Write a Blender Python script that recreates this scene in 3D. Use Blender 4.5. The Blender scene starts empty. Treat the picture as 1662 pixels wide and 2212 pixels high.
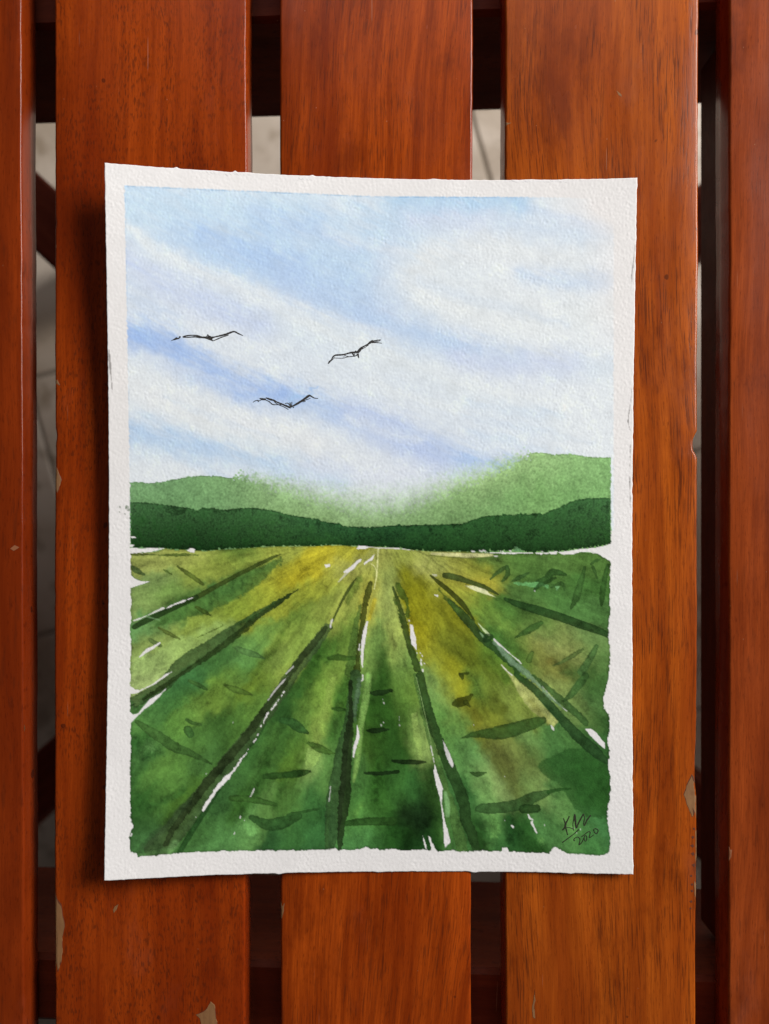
import bpy, math, random
import numpy as np
from mathutils import Vector

random.seed(7)
scene = bpy.context.scene
COL = scene.collection

# ------------------------------------------------------------------ camera
TOP = 0.400            # height of the table top above the floor (m)
H = 0.219              # camera height above the table top
K = 0.131e-3           # metres on the table top per layout unit
cam_d = bpy.data.cameras.new('camera')
cam_d.sensor_fit = 'VERTICAL'
cam_d.sensor_height = 36.0
cam_d.lens = 27.2
cam_d.clip_start = 0.01
cam_d.clip_end = 50.0
cam_d.dof.use_dof = True
cam_d.dof.focus_distance = H
cam_d.dof.aperture_fstop = 9.0
cam = bpy.data.objects.new('camera', cam_d)
cam.location = (0, 0, TOP + H)
COL.objects.link(cam)
scene.camera = cam

# ------------------------------------------------------------------ world and lamps
world = bpy.data.worlds.new('World')
scene.world = world
world.use_nodes = True
bg = world.node_tree.nodes['Background']
bg.inputs['Color'].default_value = (1.0, 0.97, 0.94, 1)
bg.inputs['Strength'].default_value = 0.04


def area(name, loc, target, sx, sy, watts, color):
    d = bpy.data.lights.new(name, 'AREA')
    d.shape = 'RECTANGLE'
    d.size, d.size_y = sx, sy
    d.energy = watts
    d.color = color
    o = bpy.data.objects.new(name, d)
    o.location = loc
    o.rotation_euler = (Vector(target) - Vector(loc)).to_track_quat('-Z', 'Y').to_euler()
    COL.objects.link(o)
    return o


area('window_light', (0.93, 0.50, TOP + 0.66), (0, 0.02, TOP), 0.75, 0.38, 25.5, (1.0, 0.965, 0.935))
area('north_fill_light', (0.10, 1.22, TOP + 1.00), (0, 0.15, TOP - 0.1), 1.0, 0.8, 4.0, (1.0, 0.98, 0.96))  # invented fill lamp, brightens the floor and the far end

scene.view_settings.view_transform = 'Standard'
scene.view_settings.look = 'None'
scene.view_settings.gamma = 1.0
scene.view_settings.exposure = 0.0
scene.view_settings.use_curve_mapping = False


# ------------------------------------------------------------------ helpers
def wx(vx):
    return (vx - 831.0) * K


def wy(vy):
    return (1106.0 - vy) * K


def link(o, parent=None):
    COL.objects.link(o)
    if parent is not None:
        o.parent = parent
    return o


def mesh_obj(name, verts, faces, mat, parent=None, loc=(0, 0, 0), smooth=False):
    me = bpy.data.meshes.new(name)
    me.from_pydata([tuple(v) for v in verts], [], [tuple(f) for f in faces])
    me.update()
    if smooth:
        me.polygons.foreach_set('use_smooth', [True] * len(me.polygons))
    me.materials.append(mat)
    o = bpy.data.objects.new(name, me)
    o.location = loc
    return link(o, parent)


def empty(name, loc):
    o = bpy.data.objects.new(name, None)
    o.location = loc
    o.empty_display_size = 0.05
    return link(o)


def tag(o, label=None, category=None, kind=None, group=None):
    if label: o['label'] = label
    if category: o['category'] = category
    if kind: o['kind'] = kind
    if group: o['group'] = group


def srgb2lin(c):
    c = np.asarray(c, dtype=np.float64) / 255.0
    return np.where(c <= 0.04045, c / 12.92, ((c + 0.055) / 1.055) ** 2.4)


class NT:
    """small node-tree writer"""
    def __init__(self, name):
        self.m = bpy.data.materials.new(name)
        self.m.use_nodes = True
        self.t = self.m.node_tree
        self.b = self.t.nodes['Principled BSDF']

    def n(self, kind, **kw):
        nd = self.t.nodes.new(kind)
        for k, v in kw.items():
            setattr(nd, k, v)
        return nd

    def l(self, a, b):
        self.t.links.new(a, b)

    def val(self, sock, v):
        if hasattr(v, 'is_output') or isinstance(v, bpy.types.NodeSocket):
            self.l(v, sock)
        else:
            sock.default_value = v

    def math(self, op, a, b=0.0, clamp=False):
        nd = self.n('ShaderNodeMath', operation=op, use_clamp=clamp)
        self.val(nd.inputs[0], a)
        self.val(nd.inputs[1], b)
        return nd.outputs[0]

    def mix(self, f, a, b, blend='MIX'):
        nd = self.n('ShaderNodeMix', data_type='RGBA', blend_type=blend)
        self.val(nd.inputs['Factor'], f)
        self.val(nd.inputs['A'], a)
        self.val(nd.inputs['B'], b)
        return nd.outputs['Result']

    def ramp(self, f, lo, hi):
        nd = self.n('ShaderNodeMapRange', interpolation_type='SMOOTHSTEP')
        self.val(nd.inputs['Value'], f)
        nd.inputs['From Min'].default_value = lo
        nd.inputs['From Max'].default_value = hi
        return nd.outputs['Result']

    def noise(self, vec, scale=1.0, detail=3.0, rough=0.5, dist=0.0):
        nd = self.n('ShaderNodeTexNoise')
        self.l(vec, nd.inputs['Vector'])
        nd.inputs['Scale'].default_value = scale
        nd.inputs['Detail'].default_value = detail
        nd.inputs['Roughness'].default_value = rough
        nd.inputs['Distortion'].default_value = dist
        return nd.outputs['Fac']

    def mapping(self, vec, scale, loc=(0, 0, 0), rot=(0, 0, 0)):
        nd = self.n('ShaderNodeMapping')
        self.l(vec, nd.inputs['Vector'])
        nd.inputs['Scale'].default_value = scale
        nd.inputs['Location'].default_value = loc
        nd.inputs['Rotation'].default_value = rot
        return nd.outputs['Vector']

    def bump(self, h, strength, dist):
        nd = self.n('ShaderNodeBump')
        nd.inputs['Strength'].default_value = strength
        nd.inputs['Distance'].default_value = dist
        self.l(h, nd.inputs['Height'])
        self.l(nd.outputs['Normal'], self.b.inputs['Normal'])


def rgba(c):
    return (c[0], c[1], c[2], 1.0)


# ------------------------------------------------------------------ wood
def wood(name, seed, light, dark, pore_len=6.0, pore_w=0.28, pore_amt=0.5, pore_thr=(0.60, 0.68),
         slant=0.0, streak=0.5, blotch=0.4, axis='Y', rough=0.25, coat=0.05):
    """varnished hardwood; the grain runs along `axis`; object coordinates in mm"""
    w = NT(name)
    tc = w.n('ShaderNodeTexCoord').outputs['Object']
    rot = (0, 0, 0) if axis == 'Y' else (0, 0, math.radians(90))
    base = w.mapping(tc, (1000, 1000, 1000), (seed * 71.3, seed * 37.7, seed * 13.1), (0, 0, slant + rot[2]))
    # slow sideways wander of the grain
    wob = w.noise(w.mapping(base, (0.02, 0.012, 0.02)), 1.0, 1.0)
    sep = w.n('ShaderNodeSeparateXYZ'); w.l(base, sep.inputs[0])
    xx = w.math('ADD', sep.outputs[0], w.math('MULTIPLY', w.math('SUBTRACT', wob, 0.5), 7.0))
    cmb = w.n('ShaderNodeCombineXYZ')
    w.l(xx, cmb.inputs[0]); w.l(sep.outputs[1], cmb.inputs[1]); w.l(sep.outputs[2], cmb.inputs[2])
    v = cmb.outputs[0]
    tone = w.noise(w.mapping(v, (0.075, 0.010, 0.05)), 1.0, 2.0)
    fine = w.noise(w.mapping(v, (2.6, 0.07, 0.6)), 1.0, 5.0, 0.68)
    mid = w.noise(w.mapping(v, (0.42, 0.022, 0.2)), 1.0, 3.0, 0.55)
    blot = w.noise(w.mapping(v, (0.060, 0.026, 0.05), (31, 7, 3)), 1.0, 5.0, 0.68)
    pore = w.noise(w.mapping(v, (1.0 / pore_w * 0.5, 1.0 / pore_len, 0.8), (5, 91, 17)), 1.0, 2.0, 0.45)
    pore2 = w.noise(w.mapping(v, (1.0 / pore_w * 0.30, 0.5 / pore_len, 0.8), (55, 11, 2)), 1.0, 2.0, 0.5)
    patch = w.ramp(w.noise(w.mapping(v, (0.10, 0.03, 0.1), (3, 45, 9)), 1.0, 2.0), 0.36, 0.58)
    c = w.mix(w.ramp(tone, 0.32, 0.68), rgba(dark), rgba(light))
    f1 = w.math('MULTIPLY', w.math('SUBTRACT', 1.0, w.ramp(mid, 0.30, 0.66)), streak)
    c = w.mix(f1, c, (dark[0] * 0.62, dark[1] * 0.52, dark[2] * 0.5, 1))
    f2 = w.math('MULTIPLY', w.math('SUBTRACT', 1.0, w.ramp(fine, 0.32, 0.66)), streak * 0.75)
    c = w.mix(f2, c, (dark[0] * 0.6, dark[1] * 0.5, dark[2] * 0.5, 1))
    f3 = w.math('MULTIPLY', w.ramp(blot, 0.50, 0.72), blotch)
    c = w.mix(f3, c, (dark[0] * 0.42, dark[1] * 0.33, dark[2] * 0.4, 1))
    pf = w.math('MULTIPLY', w.ramp(pore, *pore_thr), w.math('ADD', w.math('MULTIPLY', patch, 0.75), 0.25))
    pf2 = w.math('MULTIPLY', w.ramp(pore2, pore_thr[0] + 0.03, pore_thr[1] + 0.04), patch)
    pall = w.math('MULTIPLY', w.math('MAXIMUM', pf, pf2), pore_amt, True)
    c = w.mix(pall, c, (0.045, 0.010, 0.004, 1))
    pin = w.noise(w.mapping(v, (4.2, 0.42, 0.8), (15, 3, 8)), 1.0, 1.0, 0.5)
    c = w.mix(w.math('MULTIPLY', w.ramp(pin, 0.62, 0.72), 0.42), c, (dark[0] * 0.3, dark[1] * 0.22, dark[2] * 0.3, 1))
    # specks of pale dust and tiny dark dots
    sp = w.noise(w.mapping(tc, (900, 520, 900), (seed, 2 * seed, 0)), 1.0, 1.0, 0.5)
    c = w.mix(w.math('MULTIPLY', w.ramp(sp, 0.80, 0.83), 0.45), c, (0.40, 0.22, 0.12, 1))
    dd = w.noise(w.mapping(tc, (260, 230, 260), (seed * 3, seed, 4)), 1.0, 0.0, 0.5)
    c = w.mix(w.math('MULTIPLY', w.ramp(dd, 0.845, 0.87), 0.6), c, (0.02, 0.006, 0.004, 1))
    # rubbed, dusty film and hairline scratches in the varnish
    film = w.noise(w.mapping(tc, (38, 16, 38), (seed * 5, seed, 1)), 1.0, 5.0, 0.62)
    c = w.mix(w.math('MULTIPLY', w.ramp(film, 0.56, 0.80), 0.06), c, (0.42, 0.30, 0.26, 1))
    scr = w.noise(w.mapping(tc, (2400, 55, 800), (seed, 9, 1), (0, 0, 0.5)), 1.0, 0.0, 0.5)
    c = w.mix(w.math('MULTIPLY', w.ramp(scr, 0.86, 0.90), 0.35), c, (0.45, 0.24, 0.15, 1))
    w.l(c, w.b.inputs['Base Color'])
    smear = w.noise(w.mapping(tc, (60, 25, 60), (seed, 0, 0)), 1.0, 4.0, 0.6)
    r = w.math('ADD', rough, w.math('MULTIPLY', w.math('SUBTRACT', smear, 0.5), 0.30))
    w.l(r, w.b.inputs['Roughness'])
    w.b.inputs['Specular IOR Level'].default_value = 0.19
    w.b.inputs['Coat Weight'].default_value = coat
    w.b.inputs['Coat Roughness'].default_value = 0.22
    hgt = w.math('SUBTRACT', w.math('MULTIPLY', fine, 0.5), w.math('MULTIPLY', pall, 0.8))
    w.bump(hgt, 0.16, 0.00006)
    return w.m


L1, D1 = (0.375, 0.056, 0.0042), (0.215, 0.0250, 0.0022)
L2, D2 = (0.420, 0.069, 0.0048), (0.240, 0.0320, 0.0025)
L3, D3 = (0.470, 0.104, 0.0080), (0.280, 0.0500, 0.0046)
L4, D4 = (0.325, 0.060, 0.0105), (0.205, 0.0340, 0.0065)
L0, D0 = (0.275, 0.038, 0.0042), (0.175, 0.0215, 0.0026)
W_SLAT = [
    wood('wood_plain_red', 1.0, L0, D0, 6, 0.40, 0.35, (0.57, 0.72), 0.0, 0.42, 0.40),
    wood('wood_mottled', 2.3, L1, D1, 2.0, 0.24, 0.52, (0.53, 0.67), 0.01, 0.46, 0.62),
    wood('wood_fine_grain', 3.9, L2, D2, 7.0, 0.22, 0.48, (0.545, 0.68), 0.075, 0.66, 0.60),
    wood('wood_open_pore', 5.2, L3, D3, 8.0, 0.13, 0.66, (0.55, 0.665), -0.012, 0.55, 0.62),
    wood('wood_pinkish', 6.6, L4, D4, 8.0, 0.26, 0.34, (0.56, 0.70), 0.02, 0.52, 0.55),
]
W_FRAME_X = wood('wood_dark_apron', 8.1, (0.20, 0.034, 0.010), (0.13, 0.020, 0.006), 6.0, 0.4, 0.3, (0.6, 0.7), 0, 0.4, 0.3, axis='X', rough=0.62, coat=0.0)
W_FRAME = wood('wood_dark_frame', 9.4, (0.26, 0.060, 0.030), (0.18, 0.036, 0.016), 6.0, 0.4, 0.3, (0.6, 0.7), 0, 0.4, 0.3, axis='X', rough=0.62, coat=0.0)

wchip = NT('bare_wood')
tcc = wchip.n('ShaderNodeTexCoord').outputs['Object']
nn = wchip.noise(wchip.mapping(tcc, (900, 150, 900)), 1.0, 4.0, 0.6)
n2 = wchip.noise(wchip.mapping(tcc, (300, 300, 300)), 1.0, 2.0, 0.5)
cc = wchip.mix(nn, (0.13, 0.050, 0.014, 1), (0.30, 0.150, 0.055, 1))
cc = wchip.mix(wchip.ramp(n2, 0.55, 0.75), cc, (0.16, 0.055, 0.016, 1))
wchip.l(cc, wchip.b.inputs['Base Color'])
wchip.b.inputs['Roughness'].default_value = 0.85
M_CHIP = wchip.m
wd = NT('dark_dent')
wd.b.inputs['Base Color'].default_value = (0.10, 0.022, 0.006, 1)
wd.b.inputs['Roughness'].default_value = 0.6
M_DENT = wd.m
wu = NT('dull_worn_wood')
wu.b.inputs['Base Color'].default_value = (0.27, 0.095, 0.035, 1)
wu.b.inputs['Roughness'].default_value = 0.8
M_DULL = wu.m

# ------------------------------------------------------------------ floor
fm = NT('floor_tile')
tcf = fm.n('ShaderNodeTexCoord').outputs['Object']
geo = fm.n('ShaderNodeNewGeometry').outputs['Position']
fa = fm.noise(geo, 9.0, 5.0, 0.6, 0.6)
fb = fm.noise(geo, 38.0, 4.0, 0.6, 0.3)
cf = fm.mix(fm.ramp(fa, 0.35, 0.65), (0.46, 0.375, 0.285, 1), (0.66, 0.570, 0.470, 1))
cf = fm.mix(fm.math('MULTIPLY', fm.ramp(fb, 0.52, 0.68), 0.6), cf, (0.26, 0.19, 0.12, 1))
fm.l(cf, fm.b.inputs['Base Color'])
fm.b.inputs['Roughness'].default_value = 0.45
fm.bump(fb, 0.1, 0.0005)
gm = NT('floor_grout')
gc = gm.noise(gm.n('ShaderNodeNewGeometry').outputs['Position'], 60.0, 3.0)
gm.l(gm.mix(gc, (0.20, 0.17, 0.135, 1), (0.30, 0.26, 0.21, 1)), gm.b.inputs['Base Color'])
gm.b.inputs['Roughness'].default_value = 0.9

F = 3.0
floor = mesh_obj('floor', [(-F, -F, -0.002), (F, -F, -0.002), (F, F, -0.002), (-F, F, -0.002)], [(0, 1, 2, 3)], gm.m)
tag(floor, 'beige stone tiled floor seen in the gaps between the slats', kind='structure')
TS = 0.20
g = 0.0022
b = 0.0015


def tile_mesh():
    h = TS / 2 - g / 2
    z0, z1 = -0.006, 0.0
    vs = [(-h, -h, z0), (h, -h, z0), (h, h, z0), (-h, h, z0),
          (-h, -h, z1 - b), (h, -h, z1 - b), (h, h, z1 - b), (-h, h, z1 - b),
          (-h + b, -h + b, z1), (h - b, -h + b, z1), (h - b, h - b, z1), (-h + b, h - b, z1)]
    fs = [(8, 9, 10, 11)]
    for i in range(4):
        j = (i + 1) % 4
        fs += [(i, j, j + 4, i + 4), (i + 4, j + 4, j + 8, i + 8)]
    me = bpy.data.meshes.new('tile')
    me.from_pydata(vs, [], fs)
    me.materials.append(fm.m)
    return me


tm = tile_mesh()
fang = math.radians(15.7)
FS = (H + TOP) / H
# a joint passes below the third gap of the table top
fx0, fy0 = wx(1042) * FS, wy(330) * FS
for i in range(-6, 6):
    for j in range(-7, 5):
        lx, ly = (i + 0.5) * TS, (j + 0.12) * TS
        o = bpy.data.objects.new('tile', tm)
        o.location = (fx0 + lx * math.cos(fang) - ly * math.sin(fang), fy0 + lx * math.sin(fang) + ly * math.cos(fang), 0.0)
        o.rotation_euler = (random.uniform(-.001, .001), random.uniform(-.001, .001), fang)
        link(o, floor)

# ------------------------------------------------------------------ slatted table
table = empty('slatted_bench', (0, 0, 0))
tag(table, 'varnished red-brown slatted wooden bench with chipped edges under the painting', 'bench')

TH = 0.0098      # slat thickness
BV = 0.00075     # edge rounding
SY0, SY1 = -0.235, 0.300  # far end lengthened out of view so the slats shade the floor


def smooth_rand(n, step, seed):
    r = np.random.RandomState(seed)
    k = r.randn(n // step + 3)
    return np.interp(np.arange(n), np.arange(len(k)) * step, k)


class Slat:
    def __init__(self, l_top, l_bot, r_top, r_bot, mat, seed, notches=()):
        self.e = (l_top, l_bot, r_top, r_bot)
        self.notches = notches
        self.cx = wx((l_top + r_top + l_bot + r_bot) / 4)
        ny = 480
        ys = np.linspace(SY0, SY1, ny)
        self.ys = ys
        vy = 1106 - ys / K
        f = vy / 2212.0
        L = wx(l_top + (l_bot - l_top) * f) + 0.00004 * smooth_rand(ny, 3, seed) + 0.00010 * smooth_rand(ny, 25, seed + 1)
        R = wx(r_top + (r_bot - r_top) * f) + 0.00004 * smooth_rand(ny, 3, seed + 2) + 0.00010 * smooth_rand(ny, 25, seed + 3)
        for (side, y, half, depth) in notches:
            d = np.abs(vy - y) / half
            cut = depth * K * np.clip(1.25 - d * d * 1.25, 0, 1) * (0.85 + 0.2 * smooth_rand(ny, 3, seed + 9))
            if side == 'R': R = R - cut
            else: L = L + cut
        self.L, self.R = L, R
        self.wave = 0.00006 * smooth_rand(ny, 60, seed + 5)
        # cross-section: offsets (from left edge / right edge) and heights
        prof = []
        for a in (0, 22.5, 45, 67.5, 90):
            t = math.radians(a)
            prof.append(('L', BV * (1 - math.sin(t)) if a < 90 else 0.0, 0))
        sec = []
        for a in np.linspace(0, 90, 5):
            t = math.radians(a)
            sec.append(('L', BV * (1 - math.cos(t)), -BV * (1 - math.sin(t))))
        for q in (0.12, 0.3, 0.5, 0.7, 0.88):
            sec.append(('M', q, 0.0))
        for a in np.linspace(90, 0, 5):
            t = math.radians(a)
            sec.append(('R', BV * (1 - math.cos(t)), -BV * (1 - math.sin(t))))
        sec.append(('R', 0.0, -TH * 0.5))
        sec.append(('R', 0.0, -TH + 0.0008))
        sec.append(('R', 0.0008, -TH))
        sec.append(('L', 0.0008, -TH))
        sec.append(('L', 0.0, -TH + 0.0008))
        sec.append(('L', 0.0, -TH * 0.5))
        m = len(sec)
        V = np.zeros((ny, m, 3))
        for i, (k, a, z) in enumerate(sec):
            if k == 'L': x = L + a
            elif k == 'R': x = R - a
            else: x = L + (R - L) * a
            V[:, i, 0] = x - self.cx
            V[:, i, 1] = ys
            V[:, i, 2] = z + (self.wave if z > -0.002 else 0)
        V = V.reshape(-1, 3)
        faces = []
        for j in range(ny - 1):
            for i in range(m):
                i2 = (i + 1) % m
                faces.append((j * m + i, j * m + i2, (j + 1) * m + i2, (j + 1) * m + i))
        faces.append(tuple(range(m)))
        faces.append(tuple(range((ny - 1) * m + m - 1, (ny - 1) * m - 1, -1)))
        faces = [tuple(reversed(q)) for q in faces]
        self.o = mesh_obj('slat', V, faces, mat, table, (self.cx, 0, TOP), smooth=True)

    def z_at(self, x, y):
        L = np.interp(y, self.ys, self.L)
        R = np.interp(y, self.ys, self.R)
        d = min(x - L, R - x)
        z = float(np.interp(y, self.ys, self.wave))
        if d < BV:
            c = BV - max(d, 0.0)
            z -= BV - math.sqrt(max(BV * BV - c * c, 0.0))
        return z, L, R

    def chip(self, pts, mat=None, name='varnish_chip', lift=0.00006):
        """an irregular thin scab lying on the top face; pts in layout units"""
        rnd = random.Random(len(pts) * 31 + int(pts[0][1]))
        out = []
        n = len(pts)
        for i in range(n):
            a, c = pts[i], pts[(i + 1) % n]
            sub = max(1, int(math.hypot(c[0] - a[0], c[1] - a[1]) / 7))
            for s in range(sub):
                q = s / sub
                j = 1.1 if 0 < s else 0.3
                out.append((a[0] + (c[0] - a[0]) * q + rnd.uniform(-j, j), a[1] + (c[1] - a[1]) * q + rnd.uniform(-j, j)))
        cx = sum(p[0] for p in out) / len(out)
        cy = sum(p[1] for p in out) / len(out)
        m = len(out)
        vs, fs = [], []
        for ring, q in enumerate((1.0, 0.90, 0.5)):
            for p in out:
                x, y = wx(cx + (p[0] - cx) * q), wy(cy + (p[1] - cy) * q)
                z, Lx, Rx = self.z_at(x, y)
                x = min(max(x, Lx + 0.00002), Rx - 0.00002)
                vs.append((x - self.cx, y, z + (lift if ring else -0.00003)))
        x, y = wx(cx), wy(cy)
        z, _, _ = self.z_at(x, y)
        vs.append((x - self.cx, y, z + lift))
        for ring in range(2):
            for i in range(m):
                j = (i + 1) % m
                fs.append((ring * m + i, ring * m + j, (ring + 1) * m + j, (ring + 1) * m + i))
        for i in range(m):
            fs.append((2 * m + i, 2 * m + (i + 1) % m, 3 * m))
        o = mesh_obj(name, vs, fs, mat or M_CHIP, self.o)
        o.data.materials.append(M_DENT)
        for k in range(m):
            if rnd.random() < 0.6: o.data.polygons[k].material_index = 1
        return o


P = 487
slat_spec = [
    (-857, -852, -441, -436, W_SLAT[2], 91, ()),
    (-370, -364, 46, 53, W_SLAT[0], 11, ()),
    (118, 118, 533, 530, W_SLAT[1], 22, (('L', 940, 12, 3), ('L', 480, 10, 2))),
    (605, 607, 1023, 1018, W_SLAT[2], 33, ()),
    (1092, 1093, 1511, 1504, W_SLAT[3], 44, (('R', 958, 27, 10), ('R', 1660, 60, 3))),
    (1576, 1575, 1993, 1990, W_SLAT[4], 55, ()),
    (2064, 2060, 2480, 2476, W_SLAT[1], 66, ()),
]
slats = [Slat(*s) for s in slat_spec]
sl0, sl1, sl2, sl3, sl4 = slats[1:6]
# unseen slat copies added on both sides to shade the floor below
for k_ in range(1, 10):
    for sgn in (-1, 1) if k_ < 6 else (1,):
        src = slats[(k_ * 2 + (sgn > 0)) % 5 + 1].o
        o = src.copy()
        link(o, table)
        o.location.x = (wx(-649) if sgn < 0 else wx(2272)) + sgn * k_ * 487 * K


def Z(ox, oy, sc):
    return lambda pts: [((ox + x * sc) / 1.85142, (oy + y * sc) / 1.85142) for (x, y) in pts]


z4 = Z(0, 600, .7236); z5 = Z(0, 2000, .947); z7 = Z(2500, 2200, .8574)
zb1 = Z(0, 3300, .66185); zb2 = Z(1000, 3300, .66185); zb3 = Z(1977, 3300, .66185)
zt1 = Z(0, 0, .66185); zt3 = Z(1977, 0, .66185)
sl1.chip(zb1([(331, 390), (350, 445), (372, 470), (382, 540), (396, 610), (378, 680), (380, 770), (372, 840), (350, 900), (331, 905)]))
sl1.chip(z4([(301, 1258), (318, 1268), (334, 1302), (301, 1310)]))
sl1.chip(z4([(301, 1725), (320, 1765), (343, 1825), (326, 1880), (301, 1912)]))
sl1.chip(z4([(299, 515), (313, 522), (311, 540), (299, 540)]))
sl1.chip(z4([(299, 1610), (310, 1620), (309, 1650), (299, 1655)]))
sl1.chip(zb1([(717, 476), (706, 508), (688, 532), (684, 512), (694, 490)]))
sl1.chip(zb1([(1180, 1145), (1238, 1118), (1275, 1063), (1300, 1085), (1308, 1150), (1318, 1215), (1212, 1215), (1205, 1170)]))
sl0.chip(z5([(42, 205), (62, 190), (84, 199), (74, 206), (58, 216)]), M_DULL)
sl0.chip(z5([(100, 930), (109, 950), (106, 990), (98, 998)]))
sl3.chip(z7([(334, 1085), (312, 1040), (292, 1078), (272, 1140), (288, 1190), (312, 1250), (336, 1265)]))
sl3.chip(zb3([(246, 985), (251, 1060), (242, 1110), (249, 1176), (233, 1166), (230, 1100), (240, 1050)]))
sl3.chip(zt3([(68, 733), (106, 742), (84, 752), (68, 762)]))
sl3.chip(zt3([(738, 545), (770, 570), (772, 585), (752, 574)]), lift=0.00003)
sl3.chip(z7([(328, 1300), (336, 1300), (337, 1480), (330, 1480)]))
sl3.chip(z7([(324, 1540), (336, 1530), (336, 1640), (326, 1646)]))
sl4.chip(z7([(486, 1382), (500, 1400), (496, 1432), (486, 1455)]), M_DULL)
sl2.chip(zb2([(186, 458), (212, 470), (206, 520), (192, 572), (186, 570)]))
for (x, y, r) in [(q0, q1, q2 * 0.72) for (q0, q1, q2) in ((316, 1340, 11), (314, 1380, 13), (316, 1418, 13), (320, 1470, 13), (308, 1520, 9), (313, 1560, 10), (312, 1590, 10), (308, 1640, 10), (306, 1672, 8), (322, 1300, 9))]:
    sl3.chip(z7([(x - r, y - r * .3), (x + r * .5, y - r), (x + r * 1.1, y + r * .2), (x + r * .2, y + r)]), M_DENT, 'dent', 0.00004)
sl3.chip(z7([(312, 1048), (322, 1058), (326, 1085), (318, 1074)]), M_DENT, 'dent', 0.00011)
sl3.chip(z7([(316, 1200), (326, 1222), (322, 1238), (318, 1216)]), M_DENT, 'dent', 0.00011)


def bar(name, p0, p1, width, depth, mat, up=(0, 0, 1), bev=0.0015, parent=table):
    """bevelled rectangular bar from p0 to p1"""
    p0, p1 = Vector(p0), Vector(p1)
    d = p1 - p0
    ln = d.length
    d.normalize()
    u = Vector(up)
    s = d.cross(u).normalized()
    u = s.cross(d).normalized()
    w2, d2 = width / 2, depth / 2
    oct_ = [(w2, d2 - bev), (w2 - bev, d2), (-w2 + bev, d2), (-w2, d2 - bev), (-w2, -d2 + bev), (-w2 + bev, -d2), (w2 - bev, -d2), (w2, -d2 + bev)]
    vs, fs = [], []
    for t, ins in ((0, bev), (bev, 0), (ln - bev, 0), (ln, bev)):
        for (a, c) in oct_:
            a2 = a * (1 - ins / w2); c2 = c * (1 - ins / d2)
            vs.append((t - ln / 2, a2, c2))
    for r in range(3):
        for i in range(8):
            j = (i + 1) % 8
            fs.append((r * 8 + i, r * 8 + j, (r + 1) * 8 + j, (r + 1) * 8 + i))
    fs.append(tuple(range(7, -1, -1)))
    fs.append(tuple(range(24, 32)))
    o = mesh_obj(name, vs, fs, mat, parent)
    from mathutils import Matrix
    M = Matrix((d, s * -1, u)).transposed()
    o.rotation_euler = M.to_euler()
    o.location = (p0 + p1) / 2
    return o


AZ = TOP - TH - 0.0285
a1 = math.radians(1.75)
t18 = 0.020
# the two aprons that carry the slats; they are not quite parallel
yn = 0.1465 + t18 / 2
ys_ = -0.1345 - t18 / 2
bar('apron', (-0.50, yn - 0.50 * math.tan(a1), AZ), (0.77, yn + 0.77 * math.tan(a1), AZ), t18, 0.0565, W_FRAME_X)
bar('apron', (-0.50, ys_ + 0.50 * math.tan(a1) * 1.1, AZ), (0.77, ys_ - 0.77 * math.tan(a1) * 1.1, AZ), t18, 0.0565, W_FRAME_X)
# rails along the slats: two between the aprons, two at the sides between the legs
xr = 795 * K
x = xr + 0.009
bar('rail', (x, -0.1355, TOP - TH - 0.0139), (x, 0.1470, TOP - TH - 0.0139), 0.018, 0.0268, W_FRAME_X)
LEGS = [(-0.222, 0.190), (0.222, 0.198), (-0.222, -0.176), (0.222, -0.206), (-0.51, 0.12), (0.785, 0.15), (-0.51, -0.11), (0.785, -0.14)]
for (x, y) in LEGS:
    bar('leg', (x, y, 0.0), (x, y, TOP - TH - 0.002), 0.028, 0.028, W_FRAME, up=(1, 0, 0))
# crossed stretchers low between the legs
ZS = 0.215
bar('stretcher', (-0.208, 0.181, ZS), (0.208, -0.200, ZS), 0.030, 0.028, W_FRAME)
bar('stretcher', (-0.208, -0.166, ZS - 0.030), (0.208, 0.190, ZS - 0.030), 0.030, 0.028, W_FRAME)

# ------------------------------------------------------------------ the watercolour sheet
# all strokes below are given in sheet units (q): 1 q = K / 1.85142 metres
Q = 1.85142
ST = 3.2
V2 = lambda pts: np.array(pts, dtype=float) * Q
_top = V2([(226, 352), (384, 362.7), (602, 377.7), (810, 385), (1021, 388.4), (1203, 387.7), (1376, 384)])
_bot = V2([(226, 1903), (410, 1893), (594, 1886), (840, 1884), (1134, 1883.6), (1368, 1889.6)])
_lef = V2([(226, 352), (229.5, 560), (232, 702), (234.8, 1000), (235.4, 1188), (230.5, 1592), (225.5, 1903)])
_rig = V2([(1377, 384), (1373.5, 573), (1368, 905), (1366, 1242), (1368, 1770), (1369, 1889)])
ft = np.polyfit((_top[:, 0] - _top[0, 0]) / (_top[-1, 0] - _top[0, 0]), _top[:, 1], 3)
fb_ = np.polyfit((_bot[:, 0] - _bot[0, 0]) / (_bot[-1, 0] - _bot[0, 0]), _bot[:, 1], 3)
fl = np.polyfit((_lef[:, 1] - _lef[0, 1]) / (_lef[-1, 1] - _lef[0, 1]), _lef[:, 0], 4)
fr = np.polyfit((_rig[:, 1] - _rig[0, 1]) / (_rig[-1, 1] - _rig[0, 1]), _rig[:, 0], 3)
NX = int(1146 * Q / ST) + 1
NY = int(1515 * Q / ST) + 1
sv = np.linspace(0, 1, NX)
tv = np.linspace(0, 1, NY)
rs = np.random.RandomState(5)


def rough1(n, amp, step):
    k = rs.randn(n // step + 3)
    return amp * np.interp(np.arange(n), np.arange(len(k)) * step, k)


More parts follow.
